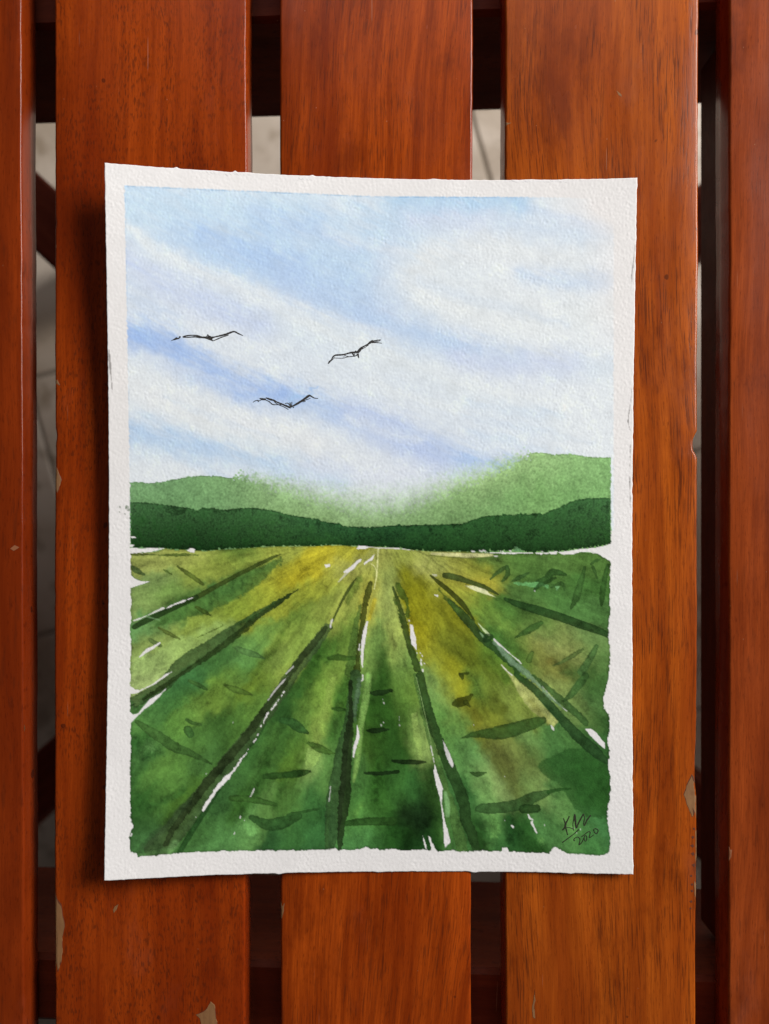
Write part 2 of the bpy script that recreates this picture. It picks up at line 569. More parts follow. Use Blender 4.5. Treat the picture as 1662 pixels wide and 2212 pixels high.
eT = np.polyval(ft, sv); eB = np.polyval(fb_, sv)
eL = np.polyval(fl, tv); eR = np.polyval(fr, tv)
eT_r = eT + rough1(NX, 0.45, 4) + rough1(NX, 0.5, 17)
eB_r = eB + rough1(NX, 0.45, 4) + rough1(NX, 0.5, 17)
eL_r = eL + rough1(NY, 0.5, 5)
eR_r = eR + rough1(NY, 0.7, 5) + rough1(NY, 0.7, 40)
for (c, wd_, a) in ((0.135, .004, -5), (0.27, .012, -3), (0.245, .003, -6), (0.39, .004, -4), (0.62, .01, -3), (0.80, .02, -2)):
    eT_r += a * np.exp(-((sv - c) / wd_) ** 2)
for (c, wd_, a) in ((0.33, .006, 4), (0.52, .01, 3), (0.70, .008, 4), (0.88, .006, 3)):
    eB_r += a * np.exp(-((sv - c) / wd_) ** 2)
S, T = np.meshgrid(sv, tv)
blT = np.clip(1 - T * 60, 0, 1); blB = np.clip(1 - (1 - T) * 60, 0, 1)
PX = (eL + S.T * 0 if False else eL[:, None]) + S * (eR - eL)[:, None]
PX = PX + (eL_r - eL)[:, None] * np.clip(1 - S * 60, 0, 1) + (eR_r - eR)[:, None] * np.clip(1 - (1 - S) * 60, 0, 1)
PY = eT[None, :] + T * (eB - eT)[None, :]
PY = PY + (eT_r - eT)[None, :] * blT + (eB_r - eB)[None, :] * blB
PX = PX.astype(np.float32); PY = PY.astype(np.float32)


def curl(s, t):
    """height of the sheet above the slats (m): left side and corners spring up"""
    a = 3.6 + 6.4 * np.clip(1 - t / 0.55, 0, 1) ** 1.8 + 3.2 * np.clip((t - 0.5) / 0.5, 0, 1) ** 1.8
    left = a * np.clip(1 - s / 0.62, 0, 1) ** 2.1
    right = (0.9 + 1.3 * np.abs(2 * t - 1) ** 2) * np.clip((s - 0.62) / 0.38, 0, 1) ** 2
    return (left + right + 0.42) * 1e-3


CURL = curl(S, T)


def fnoise(lo, hi, seed, stretch=1.0, ang=0.0, power=0.0):
    """band-limited noise on the sheet grid; wavelengths in q"""
    r = np.random.RandomState(seed)
    n = np.fft.rfft2(r.randn(NY, NX).astype(np.float32))
    ky = np.fft.fftfreq(NY)[:, None] / ST
    kx = np.fft.rfftfreq(NX)[None, :] / ST
    ca, sa = math.cos(ang), math.sin(ang)
    u = (kx * ca + ky * sa) * stretch
    v = -kx * sa + ky * ca
    k = np.sqrt(u * u + v * v) + 1e-9
    flt = np.exp(-(k * lo) ** 2 * 0.8) * (1 - np.exp(-(k * hi) ** 2)) * k ** (-power)
    out = np.fft.irfft2(n * flt, s=(NY, NX))
    return (out / out.std()).astype(np.float32)


GRAIN = fnoise(17, 34, 1, 0.66, math.radians(38)) * 0.8 + fnoise(11, 28, 2, 1.2, math.radians(-30)) * 0.4
FINE = fnoise(5, 14, 3)
WOB = fnoise(10, 70, 4, power=0.6)
WOB2 = fnoise(22, 160, 5, power=0.8)
MOT = fnoise(16, 200, 6, power=1.0)
BIG = fnoise(60, 500, 7, power=0.8)
WARPX = fnoise(30, 260, 8, power=1.0)
WARPY = fnoise(30, 260, 9, power=1.0)

WT, WB = srgb2lin((226, 217, 210)), srgb2lin((203, 195, 189))
PAPER = np.array([0.80, 0.790, 0.788])


def white(y):
    f = np.clip((np.asarray(y, dtype=float) - 660) / (3500 - 660), 0, 1)[..., None]
    return WT * (1 - f) + WB * f


def col(c, y):
    """reflectance of a paint that looks like sRGB c next to the paper at height y"""
    return np.clip(srgb2lin(c) / white(y) * PAPER, 0.004, 0.86)


C = np.zeros((NY, NX, 3), np.float32)
C[:] = PAPER


def window(x0, x1, y0, y1):
    i0 = max(0, int((x0 - eL.max()) / (eR - eL).min() * NX) - 14)
    i1 = min(NX, int((x1 - eL.min()) / (eR - eL).min() * NX) + 14)
    j0 = max(0, int((y0 - eT.max()) / (eB - eT).min() * NY) - 26)
    j1 = min(NY, int((y1 - eT.min()) / (eB - eT).min() * NY) + 26)
    return slice(j0, max(j1, j0 + 1)), slice(i0, max(i1, i0 + 1))


def sd_stroke(pts, X, Y):
    d = None
    pts = list(pts)
    if len(pts) == 1: pts = pts * 2
    for a, c in zip(pts[:-1], pts[1:]):
        ex, ey = c[0] - a[0], c[1] - a[1]
        q = ex * ex + ey * ey
        h = np.clip(((X - a[0]) * ex + (Y - a[1]) * ey) / (q if q > 0 else 1), 0, 1)
        dd = np.hypot(X - a[0] - ex * h, Y - a[1] - ey * h) - (a[2] + (c[2] - a[2]) * h)
        d = dd if d is None else np.minimum(d, dd)
    return d


def sd_poly(pts, X, Y):
    d = np.full(X.shape, 1e9, np.float32)
    sgn = np.ones(X.shape, np.float32)
    n = len(pts)
    j = n - 1
    for i in range(n):
        ax, ay = pts[i]; bx, by = pts[j]
        ex, ey = bx - ax, by - ay
        wx_, wy_ = X - ax, Y - ay
        h = np.clip((wx_ * ex + wy_ * ey) / max(ex * ex + ey * ey, 1e-9), 0, 1)
        d = np.minimum(d, (wx_ - ex * h) ** 2 + (wy_ - ey * h) ** 2)
        c1 = Y >= ay; c2 = Y < by; c3 = ex * wy_ > ey * wx_
        flip = (c1 & c2 & c3) | (~c1 & ~c2 & ~c3)
        sgn = np.where(flip, -sgn, sgn)
        j = i
    return sgn * np.sqrt(d)


def smooth(pts, k=3):
    """Catmull-Rom through stroke points"""
    p = np.array(pts, dtype=float)
    if len(p) < 3: return p
    q = np.vstack([2 * p[0] - p[1], p, 2 * p[-1] - p[-2]])
    out = []
    for i in range(1, len(q) - 2):
        for s in range(k):
            u = s / k
            a, b_, c, d = q[i - 1], q[i], q[i + 1], q[i + 2]
            out.append(0.5 * (2 * b_ + (c - a) * u + (2 * a - 5 * b_ + 4 * c - d) * u * u + (-a + 3 * b_ - 3 * c + d) * u ** 3))
    out.append(p[-1])
    return np.array(out)


def apply(sl, sd, c, op=0.9, soft=1.3, wob=0.9, edge=0.0, ew=4.0, mot=0.10, yref=None, dry=0.0):
    sd = sd + (WOB[sl] * 0.45 + WOB2[sl] * 0.35) * wob
    if dry: sd = sd + GRAIN[sl] * dry
    cov = np.clip(0.5 - sd / (2 * soft), 0, 1)
    cov = cov * cov * (3 - 2 * cov) * op
    y = yref if yref is not None else float(PY[sl].mean())
    cc = np.asarray(c if isinstance(c, np.ndarray) else col(c, y), np.float32)
    m = np.clip(1 + mot * 1.5 * MOT[sl] + 0.10 * FINE[sl] + mot * WOB2[sl], 0.45, 1.7) if mot else 1 + 0.0 * FINE[sl]
    if edge: m = m * (1 - edge * np.exp(-((sd + ew * 0.5) / ew) ** 2))
    tgt = np.clip(cc * m[..., None], 0.003, 0.86)
    C[sl] += (tgt - C[sl]) * cov[..., None]


def tile(ox, oy, sc):
    def f(pts):
        out = []
        for p in pts:
            q = [ox + p[0] * sc, oy + p[1] * sc]
            if len(p) > 2: q.append(p[2] * sc * 0.5)
            out.append(tuple(q))
        return out
    return f


s7 = 700 / 1662.0
s11 = 1100 / 1662.0
tA, tB, tC = tile(500, 2000, s7), tile(1150, 2000, s7), tile(1800, 2000, s7)
tD, tE, tF = tile(500, 2700, s7), tile(1150, 2700, s7), tile(1800, 2700, s7)
tG, tH, tI, tJ = tile(400, 600, s11), tile(1500, 600, s11), tile(400, 1300, s11), tile(1500, 1300, s11)
tV = tile(0, 0, Q)


ROW = dict(on=False)


def stroke(pts, c, op=0.88, **kw):
    p = smooth(pts)
    if ROW['on']:
        p[:, 2] *= 0.86
        op = min(op * 0.97, 1.0)
    p[:, 2] = np.maximum(p[:, 2], 0.6)
    m = p[:, 2].max() + kw.get('soft', 2) * 2 + 8
    sl = window(p[:, 0].min() - m, p[:, 0].max() + m, p[:, 1].min() - m, p[:, 1].max() + m)
    if 0 in C[sl].shape: return
    kw.setdefault('edge', 0.25)
    apply(sl, sd_stroke(p, PX[sl], PY[sl]), c, op, **kw)


def poly(pts, c, op=1.0, **kw):
    p = np.array(pts)[:, :2]
    m = kw.get('soft', 2) * 2 + 10
    sl = window(p[:, 0].min() - m, p[:, 0].max() + m, p[:, 1].min() - m, p[:, 1].max() + m)
    if 0 in C[sl].shape: return
    apply(sl, sd_poly([tuple(q) for q in p], PX[sl], PY[sl]), c, op, **kw)


def bare(pts, op=0.97, **kw):
    """unpainted paper"""
    kw.setdefault('soft', 1.2); kw.setdefault('wob', 1.2)
    poly(pts, PAPER.astype(np.float32) * np.float32(1.0), op, mot=0.0, **kw)


def bare_line(pts, op=0.95, **kw):
    kw.setdefault('soft', 1.2); kw.setdefault('wob', 1.2)
    stroke(pts, PAPER.astype(np.float32), op, edge=0.0, mot=0.0, **kw)


# ---- sky: wet-in-wet blues
tgt_sky = np.zeros((NY, NX, 3), np.float32); tgt_sky[:] = col((215, 215, 215), 1300)
paper_tone = np.zeros_like(tgt_sky); paper_tone[:] = PAPER


STREAK = fnoise(14, 120, 21, 7.0, math.radians(24), power=0.7)


def wash(pts, c, op, yref=1200, soft=1.25):
    p = smooth(pts, 4)
    X = PX + WARPX * 5 + STREAK * 4
    Y = PY + WARPY * 5 + STREAK * 5
    best = None
    for a, c2 in zip(p[:-1], p[1:]):
        ex, ey = c2[0] - a[0], c2[1] - a[1]
        h = np.clip(((X - a[0]) * ex + (Y - a[1]) * ey) / max(ex * ex + ey * ey, 1e-6), 0, 1)
        q = ((X - a[0] - ex * h) ** 2 + (Y - a[1] - ey * h) ** 2) / ((a[2] + (c2[2] - a[2]) * h) * soft) ** 2
        best = q if best is None else np.minimum(best, q)
    cov = np.exp(-best) * op * (1 + 0.10 * STREAK + 0.06 * BIG)
    tgt_sky[:] += (col(c, yref).astype(np.float32) - tgt_sky) * np.clip(cov, 0, 1)[..., None]


# points in view units (x, y, full width)
wash(tV([(240, 430, 140), (420, 470, 170), (600, 520, 210), (760, 560, 260), (850, 520, 220), (1000, 430, 90), (1120, 425, 60)]), (189, 204, 227), 0.95, 900)
wash(tV([(285, 450, 70), (420, 455, 70), (640, 450, 80)]), (191, 207, 229), 0.6, 850)
wash(tV([(390, 515, 70), (520, 575, 100), (660, 610, 130), (800, 650, 130), (900, 700, 90)]), (179, 197, 225), 0.75, 1000)
wash(tV([(440, 505, 44), (540, 550, 60), (640, 585, 60)]), (166, 187, 227), 0.6, 1000)
wash(tV([(570, 485, 50), (680, 480, 50)]), (170, 191, 228), 0.5, 900)
wash(tV([(620, 620, 80), (720, 665, 90), (850, 705, 80), (960, 740, 60), (1060, 762, 54), (1130, 775, 30)]), (175, 191, 219), 0.75, 1250)
wash(tV([(1050, 765, 60), (1180, 785, 60), (1320, 790, 50)]), (198, 206, 218), 0.5, 1400)
wash(tV([(860, 430, 50), (990, 435, 50), (1120, 440, 40)]), (173, 198, 227), 0.8, 820)
wash(tV([(900, 475, 50), (1050, 475, 50)]), (201, 204, 222), 0.6, 880)
wash(tV([(1080, 485, 50), (1190, 495, 60), (1310, 500, 50)]), (197, 206, 221), 0.75, 920)
wash(tV([(1130, 590, 30), (1230, 603, 44), (1310, 612, 36)]), (187, 199, 216), 0.8, 1100)
wash(tV([(850, 540, 50), (830, 620, 60), (860, 680, 50)]), (197, 204, 220), 0.5, 1100)
# white lifts sweeping down to the right
wash(tV([(250, 466, 16), (330, 533, 34), (420, 585, 44), (520, 628, 52), (640, 685, 66), (760, 735, 66), (900, 800, 80), (1050, 870, 70), (1200, 920, 60)]), (214, 215, 213), 0.95, 1150, 1.0)
wash(tV([(900, 590, 90), (960, 550, 80), (1080, 545, 60), (1260, 560, 40)]), (216, 215, 212), 0.85, 1050)
wash(tV([(930, 640, 100), (1050, 675, 90), (1200, 690, 90), (1330, 670, 60)]), (216, 215, 211), 0.85, 1250)
# left blues
wash(tV([(265, 555, 40), (340, 612, 60), (430, 655, 70), (560, 705, 60)]), (190, 197, 220), 0.8, 1180)
wash(tV([(262, 620, 50), (310, 650, 50), (380, 690, 40)]), (193, 202, 223), 0.6, 1180)
wash(tV([(250, 712, 66), (330, 730, 78), (400, 770, 70), (470, 812, 66), (560, 846, 64), (640, 860, 60), (720, 885, 60), (800, 915, 58), (880, 948, 60), (960, 980, 60), (1080, 1005, 50), (1180, 1015, 40)]), (169, 186, 220), 0.85, 1500)
wash(tV([(270, 722, 36), (380, 762, 44), (450, 802, 40), (520, 835, 40), (610, 852, 34)]), (150, 173, 220), 0.7, 1500)
wash(tV([(245, 930, 60), (330, 942, 66), (420, 962, 60), (520, 985, 56), (620, 1005, 54), (740, 1035, 40)]), (180, 195, 213), 0.9, 1800)
wash(tV([(260, 922, 24), (350, 945, 28), (480, 975, 26)]), (171, 189, 214), 0.5, 1800)
wash(tV([(760, 890, 50), (860, 945, 70), (940, 985, 60)]), (177, 185, 213), 0.6, 1780)
wash(tV([(1000, 770, 50), (1100, 790, 50), (1230, 785, 50)]), (193, 197, 215), 0.65, 1440)
wash(tV([(860, 830, 60), (1000, 900, 80), (1150, 930, 80)]), (202, 206, 213), 0.6, 1650)
wash(tV([(660, 1000, 50), (800, 1030, 50), (920, 1040, 50)]), (202, 203, 217), 0.65, 1900)
wash(tV([(560, 760, 50), (700, 800, 60), (800, 850, 60)]), (205, 208, 213), 0.5, 1550)
wash(tV([(270, 830, 40), (380, 880, 46), (520, 920, 46), (680, 960, 46)]), (216, 214, 211), 0.8, 1600)
# faint brush bands sweeping down to the right
for k_ in range(26):
    x0 = rs.uniform(250, 1150); y0 = rs.uniform(420, 980)
    ln_ = rs.uniform(140, 380); sl_ = rs.uniform(0.30, 0.55) * (1 - 0.5 * (x0 - 250) / 900)
    w_ = rs.uniform(8, 22)
    blue = rs.rand() < 0.5
    wash(tV([(x0, y0, w_), (x0 + ln_ * .5, y0 + ln_ * sl_ * .55, w_ * 1.2), (x0 + ln_, y0 + ln_ * sl_, w_ * .8)]), (178, 194, 221) if blue else (218, 217, 216), rs.uniform(0.16, 0.42) * (1 if x0 < 800 or not blue else 0.6), y0 * Q)
# the right margin of the sky runs out into bare paper
inside = np.minimum(PX - np.interp(PY, [742, 1300, 1900], [498, 509, 519]), np.minimum(np.minimum(2455 - PX, 2120 - PY), PY - np.interp(PX, [498, 1500, 2250, 2450], [742, 785, 789, 800])))
m_sky = np.clip((inside + WOB * 1.2) / 3.0 + 0.5, 0, 1)
fade = 1 - 0.85 * np.clip((PX - 2180) / 200, 0, 1) * np.clip((950 - PY) / 120, 0, 1) - 0.55 * np.clip((PX - 2330) / 120, 0, 1) * np.clip((1500 - PY) / 300, 0, 1)
m_sky = m_sky * np.clip(fade, 0, 1)
wash(tI([(1130, 480, 22), (1200, 440, 24), (1260, 408, 18), (1330, 378, 10)]), (158, 182, 222), 0.75, 1580)
sky = tgt_sky * (1 + 0.018 * MOT + 0.012 * FINE + 0.012 * GRAIN)[..., None]
C += (sky - C) * m_sky[..., None]
edge_line = np.exp(-((PY - np.interp(PX, [498, 1500, 2250], [744, 787, 791])) / 2.4) ** 2) * (PX > 498) * np.clip((2240 - PX) / 300, 0, 1) * (0.6 + 0.4 * WOB2)
C *= (1 - np.clip(edge_line, 0, 1)[..., None] * np.array([0.42, 0.28, 0.16], np.float32))
edge_l = np.exp(-((PX - np.interp(PY, [742, 1300, 1900], [500, 511, 521])) / 2.2) ** 2) * (PY > 742) * (PY < 1880) * np.clip(0.35 + 0.4 * WOB2, 0, 1)
C *= (1 - edge_l[..., None] * np.array([0.28, 0.18, 0.09], np.float32))

# ---- far hill, pale green, blurred into the wet sky in the middle
ridge = np.array(tI([(178, 950), (230, 948), (300, 955), (400, 942), (500, 922), (600, 910), (700, 911), (800, 925), (850, 893), (950, 903), (1050, 918), (1160, 934), (1290, 966), (1400, 984), (1500, 1000), (1662, 1010)])
                 + tJ([(150, 1006), (300, 968), (430, 922), (520, 888), (640, 858), (760, 818), (880, 775), (940, 773), (1000, 768), (1080, 782), (1200, 780), (1300, 798), (1425, 798)]))
ry = np.interp(PX, ridge[:, 0], ridge[:, 1])
crisp = np.interp(PX, [500, 925, 950, 1000, 1200, 1500, 1650, 1900, 2080, 2130, 2450], [1.6, 1.6, 10, 34, 66, 92, 88, 62, 34, 1.8, 1.8])
fur = np.where(crisp > 4, GRAIN * 8 + WOB * 9, WOB * 1.2)
hcov = np.clip(0.5 + (PY - ry - np.where(crisp > 4, crisp * 0.30, 0) + fur) / (2 * crisp), 0, 1)
hcov = hcov * hcov * (3 - 2 * hcov)
lx_ = np.interp(PY, [1900, 2160], [519, 522]); rx_ = 2444
side = np.clip((PX - lx_ + WOB * 1.5) / 3 + .5, 0, 1) * np.clip((rx_ - PX + WOB * 1.5) / 3 + .5, 0, 1)
hx = np.array([500, 700, 900, 1050, 1250, 1500, 1700, 1850, 2000, 2150, 2300, 2450])
up = np.array([(112, 147, 98), (112, 147, 97), (118, 151, 98), (138, 166, 114), (150, 176, 126), (154, 178, 132), (154, 178, 128), (153, 179, 120), (158, 181, 122), (150, 179, 118), (136, 169, 108), (126, 163, 102)])
lo = np.array([(98, 134, 84), (99, 136, 84), (106, 140, 90), (116, 146, 92), (122, 150, 94), (118, 145, 92), (110, 140, 86), (110, 140, 86), (112, 145, 88), (114, 150, 88), (114, 152, 90), (116, 154, 92)])
dv = np.clip((PY - ry) / 170.0 + 0.05 * WOB2, 0, 1)[..., None]
hu = np.stack([np.interp(PX, hx, up[:, i]) for i in range(3)], -1)
hl = np.stack([np.interp(PX, hx, lo[:, i]) for i in range(3)], -1)
hc = (srgb2lin(hu * (1 - dv) + hl * dv) / white(1980.0) * PAPER).astype(np.float32)
hc = hc * np.clip(1 + 0.10 * GRAIN + 0.07 * MOT + 0.05 * FINE, 0.5, 1.5)[..., None]
hc *= (1 - 0.30 * np.exp(-((PY - ry - 2) / 2.6) ** 2) * (crisp < 4))[..., None]
hcov = hcov * side * (PY < 2210)
C += (hc - C) * hcov[..., None]

# ---- near hill, dark green
rt = np.array(tI([(178, 1070), (250, 1070), (400, 1085), (530, 1103), (590, 1116), (620, 1104), (650, 1112), (690, 1104), (740, 1119), (830, 1108), (910, 1103), (1030, 1115), (1150, 1147), (1300, 1170), (1380, 1192), (1450, 1200), (1470, 1214), (1560, 1218), (1662, 1218)])
              + tJ([(130, 1208), (350, 1205), (520, 1200), (580, 1180), (660, 1155), (800, 1143), (1020, 1138), (1100, 1105), (1200, 1060), (1290, 1045), (1428, 1045)]))
rb = np.array(tA([(40, 448), (200, 458), (370, 458), (480, 470), (600, 475), (760, 488), (900, 472), (1100, 460), (1300, 446), (1540, 440)])
              + tB([(250, 440), (400, 432), (480, 428), (600, 440), (850, 446), (1000, 457), (1200, 476), (1350, 490)])
              + tC([(0, 492), (300, 490), (500, 482), (620, 474), (700, 490), (900, 488), (1100, 480), (1250, 460), (1400, 442), (1530, 420)]))
r1 = np.interp(PX, rt[:, 0], rt[:, 1]); r2 = np.interp(PX, rb[:, 0], rb[:, 1])
sd = np.maximum(np.maximum(r1 - PY, PY - r2 + WOB * 1.5), np.maximum(np.interp(PY, [2000, 2200], [521, 524]) - PX, PX - 2443)) + WOB * 1.6
cov = np.clip(0.5 - sd / 3.2, 0, 1)
dv = np.clip((PY - r1) / np.maximum(r2 - r1, 1) + 0.13 * MOT + 0.08 * WOB2, 0, 1)[..., None]
du = np.stack([np.interp(PX, [520, 800, 1100, 1350, 1550, 1800, 2150, 2440], v) for v in ([62, 52, 58, 46, 34, 42, 50, 62], [96, 86, 94, 84, 68, 78, 86, 98], [56, 46, 52, 46, 36, 38, 44, 56])], -1)
dl = np.stack([np.interp(PX, [520, 800, 1100, 1350, 1550, 1800, 2150, 2440], v) for v in ([24, 20, 32, 30, 24, 26, 28, 34], [52, 46, 62, 60, 52, 54, 56, 64], [20, 18, 26, 26, 22, 22, 24, 28])], -1)
dc = (srgb2lin(du * (1 - dv) + dl * dv) / white(2120.0) * PAPER).astype(np.float32)
dc = dc * np.clip(1 + 0.20 * MOT + 0.12 * FINE + 0.13 * GRAIN + 0.1 * WOB2, 0.35, 1.9)[..., None]
dc *= (1 - 0.45 * np.exp(-((PY - r1 - 2.5) / 3.2) ** 2))[..., None]
dc *= (1 - 0.25 * np.exp(-((PY - r2 + 6) / 9.0) ** 2))[..., None]
C += (np.clip(dc, 0.004, .8) - C) * cov[..., None]
bare(tA([(50, 348), (85, 343), (104, 356), (70, 362)])); bare(tA([(45, 418), (90, 428), (70, 445), (45, 440)]))

# ---- field: blended patches of wet colour
FP = []
def fp(t, s):
    for q in s.split(';'):
        v = [float(u) for u in q.replace(':', ',').split(',')]
        (x, y), = t([(v[0], v[1])])
        FP.append((x, y, v[2], v[3], v[4]))
fp(tA, '150,620:140,145,75;600,560:140,145,70;300,750:115,135,75;150,950:125,145,80;400,880:100,125,60;700,700:130,140,60;1000,600:135,145,60;1100,520:85,110,45;1350,530:150,155,65;1250,680:78,108,50;1450,700:150,150,50;1620,700:164,152,38;1350,850:146,150,50;1100,980:125,140,50;1000,850:68,103,50;700,1150:130,145,60;300,1280:130,145,75;150,1250:100,140,80;700,1350:130,150,80;300,1550:145,165,95;1400,1050:140,145,50;1300,1300:105,135,60;1150,1450:85,125,65;900,1550:60,95,45;1450,1500:110,130,60;1550,1300:130,145,60;500,1450:138,158,85;620,1000:70,100,45;400,1130:70,105,50;1550,1600:125,140,60;1150,1600:75,110,50')
fp(tB, '250,620:168,156,44;100,700:164,150,34;400,750:150,150,55;250,850:140,145,50;600,500:150,145,45;500,640:160,160,80;700,600:150,150,75;900,550:145,145,70;1100,550:140,145,65;1300,650:150,150,80;1500,620:150,155,80;950,700:130,140,70;1180,740:106,106,22;1250,900:116,114,24;1350,1100:146,142,36;1250,1050:130,126,24;1450,1250:112,116,34;1400,1450:130,134,44;1580,1400:92,104,34;300,1050:130,140,60;100,1150:90,115,45;50,1400:120,140,60;550,1050:150,155,70;550,1250:100,125,50;800,1000:165,155,60;900,1000:140,150,80;1000,1200:150,160,80;850,1250:105,130,65;900,1350:75,110,50;800,1450:120,145,70;1000,1380:145,155,75;900,1580:45,75,25;1080,1550:110,140,70;450,1450:60,95,35;300,1550:50,85,30;450,1600:120,140,60;1450,850:140,140,50;1300,1300:140,130,20;1600,1150:100,105,30;150,1300:125,145,62;700,750:140,142,60')
fp(tC, '80,620:140,135,55;250,650:125,130,45;250,750:150,140,50;100,850:140,135,50;400,600:85,110,50;700,600:80,110,50;1000,580:85,115,55;1250,600:80,110,50;700,900:75,105,50;1000,900:70,105,50;1350,800:65,100,45;1350,1050:75,110,55;300,1000:95,120,45;500,1050:70,105,45;450,1150:105,130,55;750,1150:75,105,45;500,1300:60,95,40;900,1250:100,120,60;1000,1400:140,145,80;1150,1350:130,140,75;1350,1350:95,120,65;850,1450:120,125,60;950,1550:116,112,52;700,1450:80,110,45;1450,1500:80,110,55;50,1100:120,116,22;100,1300:106,106,28;50,1550:124,122,26;200,1450:85,95,25;350,1550:95,110,35;400,1500:80,110,40;1150,1600:75,90,42;900,760:70,100,45;1450,650:75,105,48')
fp(tD, '150,80:150,165,100;600,100:55,95,50;850,100:95,125,50;500,250:70,110,50;850,220:115,140,55;1000,150:85,110,45;1250,80:100,120,40;1250,250:90,120,50;250,400:85,125,60;480,500:90,130,55;650,350:95,125,55;850,450:55,85,35;1000,560:50,80,35;1100,480:85,120,50;700,600:75,110,50;120,650:40,75,30;250,700:85,125,65;200,800:45,80,35;500,850:80,115,50;300,900:90,125,55;700,850:70,105,50;150,1000:45,80,35;450,1000:80,115,50;600,1120:65,95,35;200,1200:40,75,30;350,1180:70,105,45;150,1400:45,75,35;80,1600:60,95,50;1300,900:65,100,45;1200,750:55,90,40;1400,700:70,105,45;1400,850:55,85,35;1600,760:85,115,40;1550,600:50,85,35;1550,250:40,70,30;1050,1050:60,95,45;900,1200:55,90,45;1100,1250:55,90,35;1350,1250:75,105,50;1550,1150:65,95,40;800,1450:60,95,45;800,1600:75,115,60;1150,1480:90,130,68;1450,1550:45,80,40;1600,1500:60,100,50;1000,1600:75,115,60;350,300:55,95,48')
fp(tE, '300,100:110,140,55;150,150:55,90,35;400,50:120,145,60;330,300:120,145,60;300,500:125,145,65;500,150:60,95,35;230,850:125,150,80;100,600:70,105,45;400,550:60,95,40;100,800:70,95,35;380,900:80,115,55;200,1100:55,95,45;50,1250:75,110,50;200,1350:55,95,45;250,1550:50,90,45;50,1500:50,90,40;850,80:55,90,35;1050,100:90,120,50;900,300:45,80,25;1100,200:75,105,40;1150,100:100,125,50;1050,350:45,75,25;850,450:45,75,25;830,700:65,95,35;950,650:35,65,25;1100,600:35,65,20;1000,750:40,70,25;1180,500:80,110,45;1240,600:130,150,80;700,1000:70,105,50;850,1000:40,75,25;1050,1000:55,95,40;700,1150:65,110,50;850,1150:50,90,35;1200,1100:50,90,40;1350,1100:40,65,25;700,1300:75,115,50;850,1280:55,90,35;1150,1350:25,40,15;1300,1300:20,38,18;1400,1450:30,60,20;700,1550:70,115,60;950,1550:35,70,25;1150,1520:25,55,20;850,1600:55,95,45;1300,1600:35,70,30;1550,1400:75,110,50;1550,200:115,135,65;1500,500:90,130,60;1600,700:90,130,65;1620,450:85,110,45;1600,100:138,134,34;1500,50:120,125,35;1580,1600:60,95,45;1450,100:110,140,75;200,300:100,128,52;150,450:75,105,45')
fp(tF, '50,100:138,134,28;50,450:85,115,55;250,150:85,120,50;250,350:100,105,30;400,150:105,120,45;450,280:75,80,25;600,250:120,135,60;400,400:115,120,40;700,380:110,120,50;250,450:104,106,36;200,700:90,130,70;100,800:85,125,65;450,700:98,106,50;600,750:110,120,60;750,700:85,105,50;500,850:88,94,42;700,850:85,95,45;600,980:90,100,48;300,1000:100,130,70;450,1050:120,140,80;750,1050:100,125,65;350,1150:105,140,75;200,1150:60,100,50;850,1080:110,130,70;750,600:100,130,70;1000,600:65,100,50;1150,620:75,110,55;950,700:70,110,55;1250,750:45,85,35;1300,950:40,80,30;1300,1150:45,85,35;1050,900:40,70,30;1400,1250:35,70,25;1050,1050:75,110,55;1000,1250:85,120,65;1100,1330:85,120,60;400,1450:80,120,60;250,1450:35,65,25;600,1450:30,60,25;750,1550:45,85,35;900,1500:75,115,60;1100,1600:75,115,60;1350,1600:65,110,55;1300,1450:65,105,55;850,1650:40,75,30;500,1600:45,85,40;1450,1450:65,110,60;1000,1450:70,110,55;1400,400:45,80,35;1350,250:75,105,55;1150,250:120,140,75;1050,100:125,135,70;1200,350:100,125,65;1350,100:50,80,35;1450,650:50,85,40;1480,150:75,110,55;100,1500:50,85,40;50,1300:60,100,50;80,1600:60,100,50')
FP = np.array(FP)
VPX, VPY = 1512.0, 2160.0
j0 = int(np.argmax(PY.min(axis=1) > 2120)); 
fx = PX[j0:] + WARPX[j0:] * 5 + WOB2[j0:] * 2
fy = PY[j0:] + WARPY[j0:] * 8 + WOB2[j0:] * 2
num = np.zeros(fx.shape + (3,), np.float32); den = np.zeros(fx.shape, np.float32)
for (x, y, r_, g_, b__) in FP:
    dx, dy = x - VPX, (y - VPY)
    ln = math.hypot(dx, dy) + 1e-6
    ux, uy = dx / ln, dy / ln
    el = 2.3 if ln > 250 else 1.4
    w_ = 140 * el
    c_ = col((r_, g_, b__), y)
    ii = np.where((PY[j0:, 0] > y - 400) & (PY[j0:, 0] < y + 400))[0]
    if len(ii) == 0: continue
    a0, a1_ = ii[0], ii[-1] + 1
    X_, Y_ = fx[a0:a1_] - x, fy[a0:a1_] - y
    u = (X_ * ux + Y_ * uy) / el
    v = -X_ * uy + Y_ * ux
    k_ = np.exp(-(u * u + v * v) / (2 * 25.0 ** 2)) + 1e-5 * np.exp(-(u * u + v * v) / (2 * 110.0 ** 2))
    den[a0:a1_] += k_
    num[a0:a1_] += k_[..., None] * c_.astype(np.float32)
def sample(img, a_, b_):
    a_ = np.mod(a_, img.shape[1] - 1.001); b_ = np.mod(b_, img.shape[0] - 1.001)
    i_ = a_.astype(int); k_ = b_.astype(int); u_ = a_ - i_; v_ = b_ - k_
    return img[k_, i_] * (1 - u_) * (1 - v_) + img[k_, i_ + 1] * u_ * (1 - v_) + img[k_ + 1, i_] * (1 - u_) * v_ + img[k_ + 1, i_ + 1] * u_ * v_


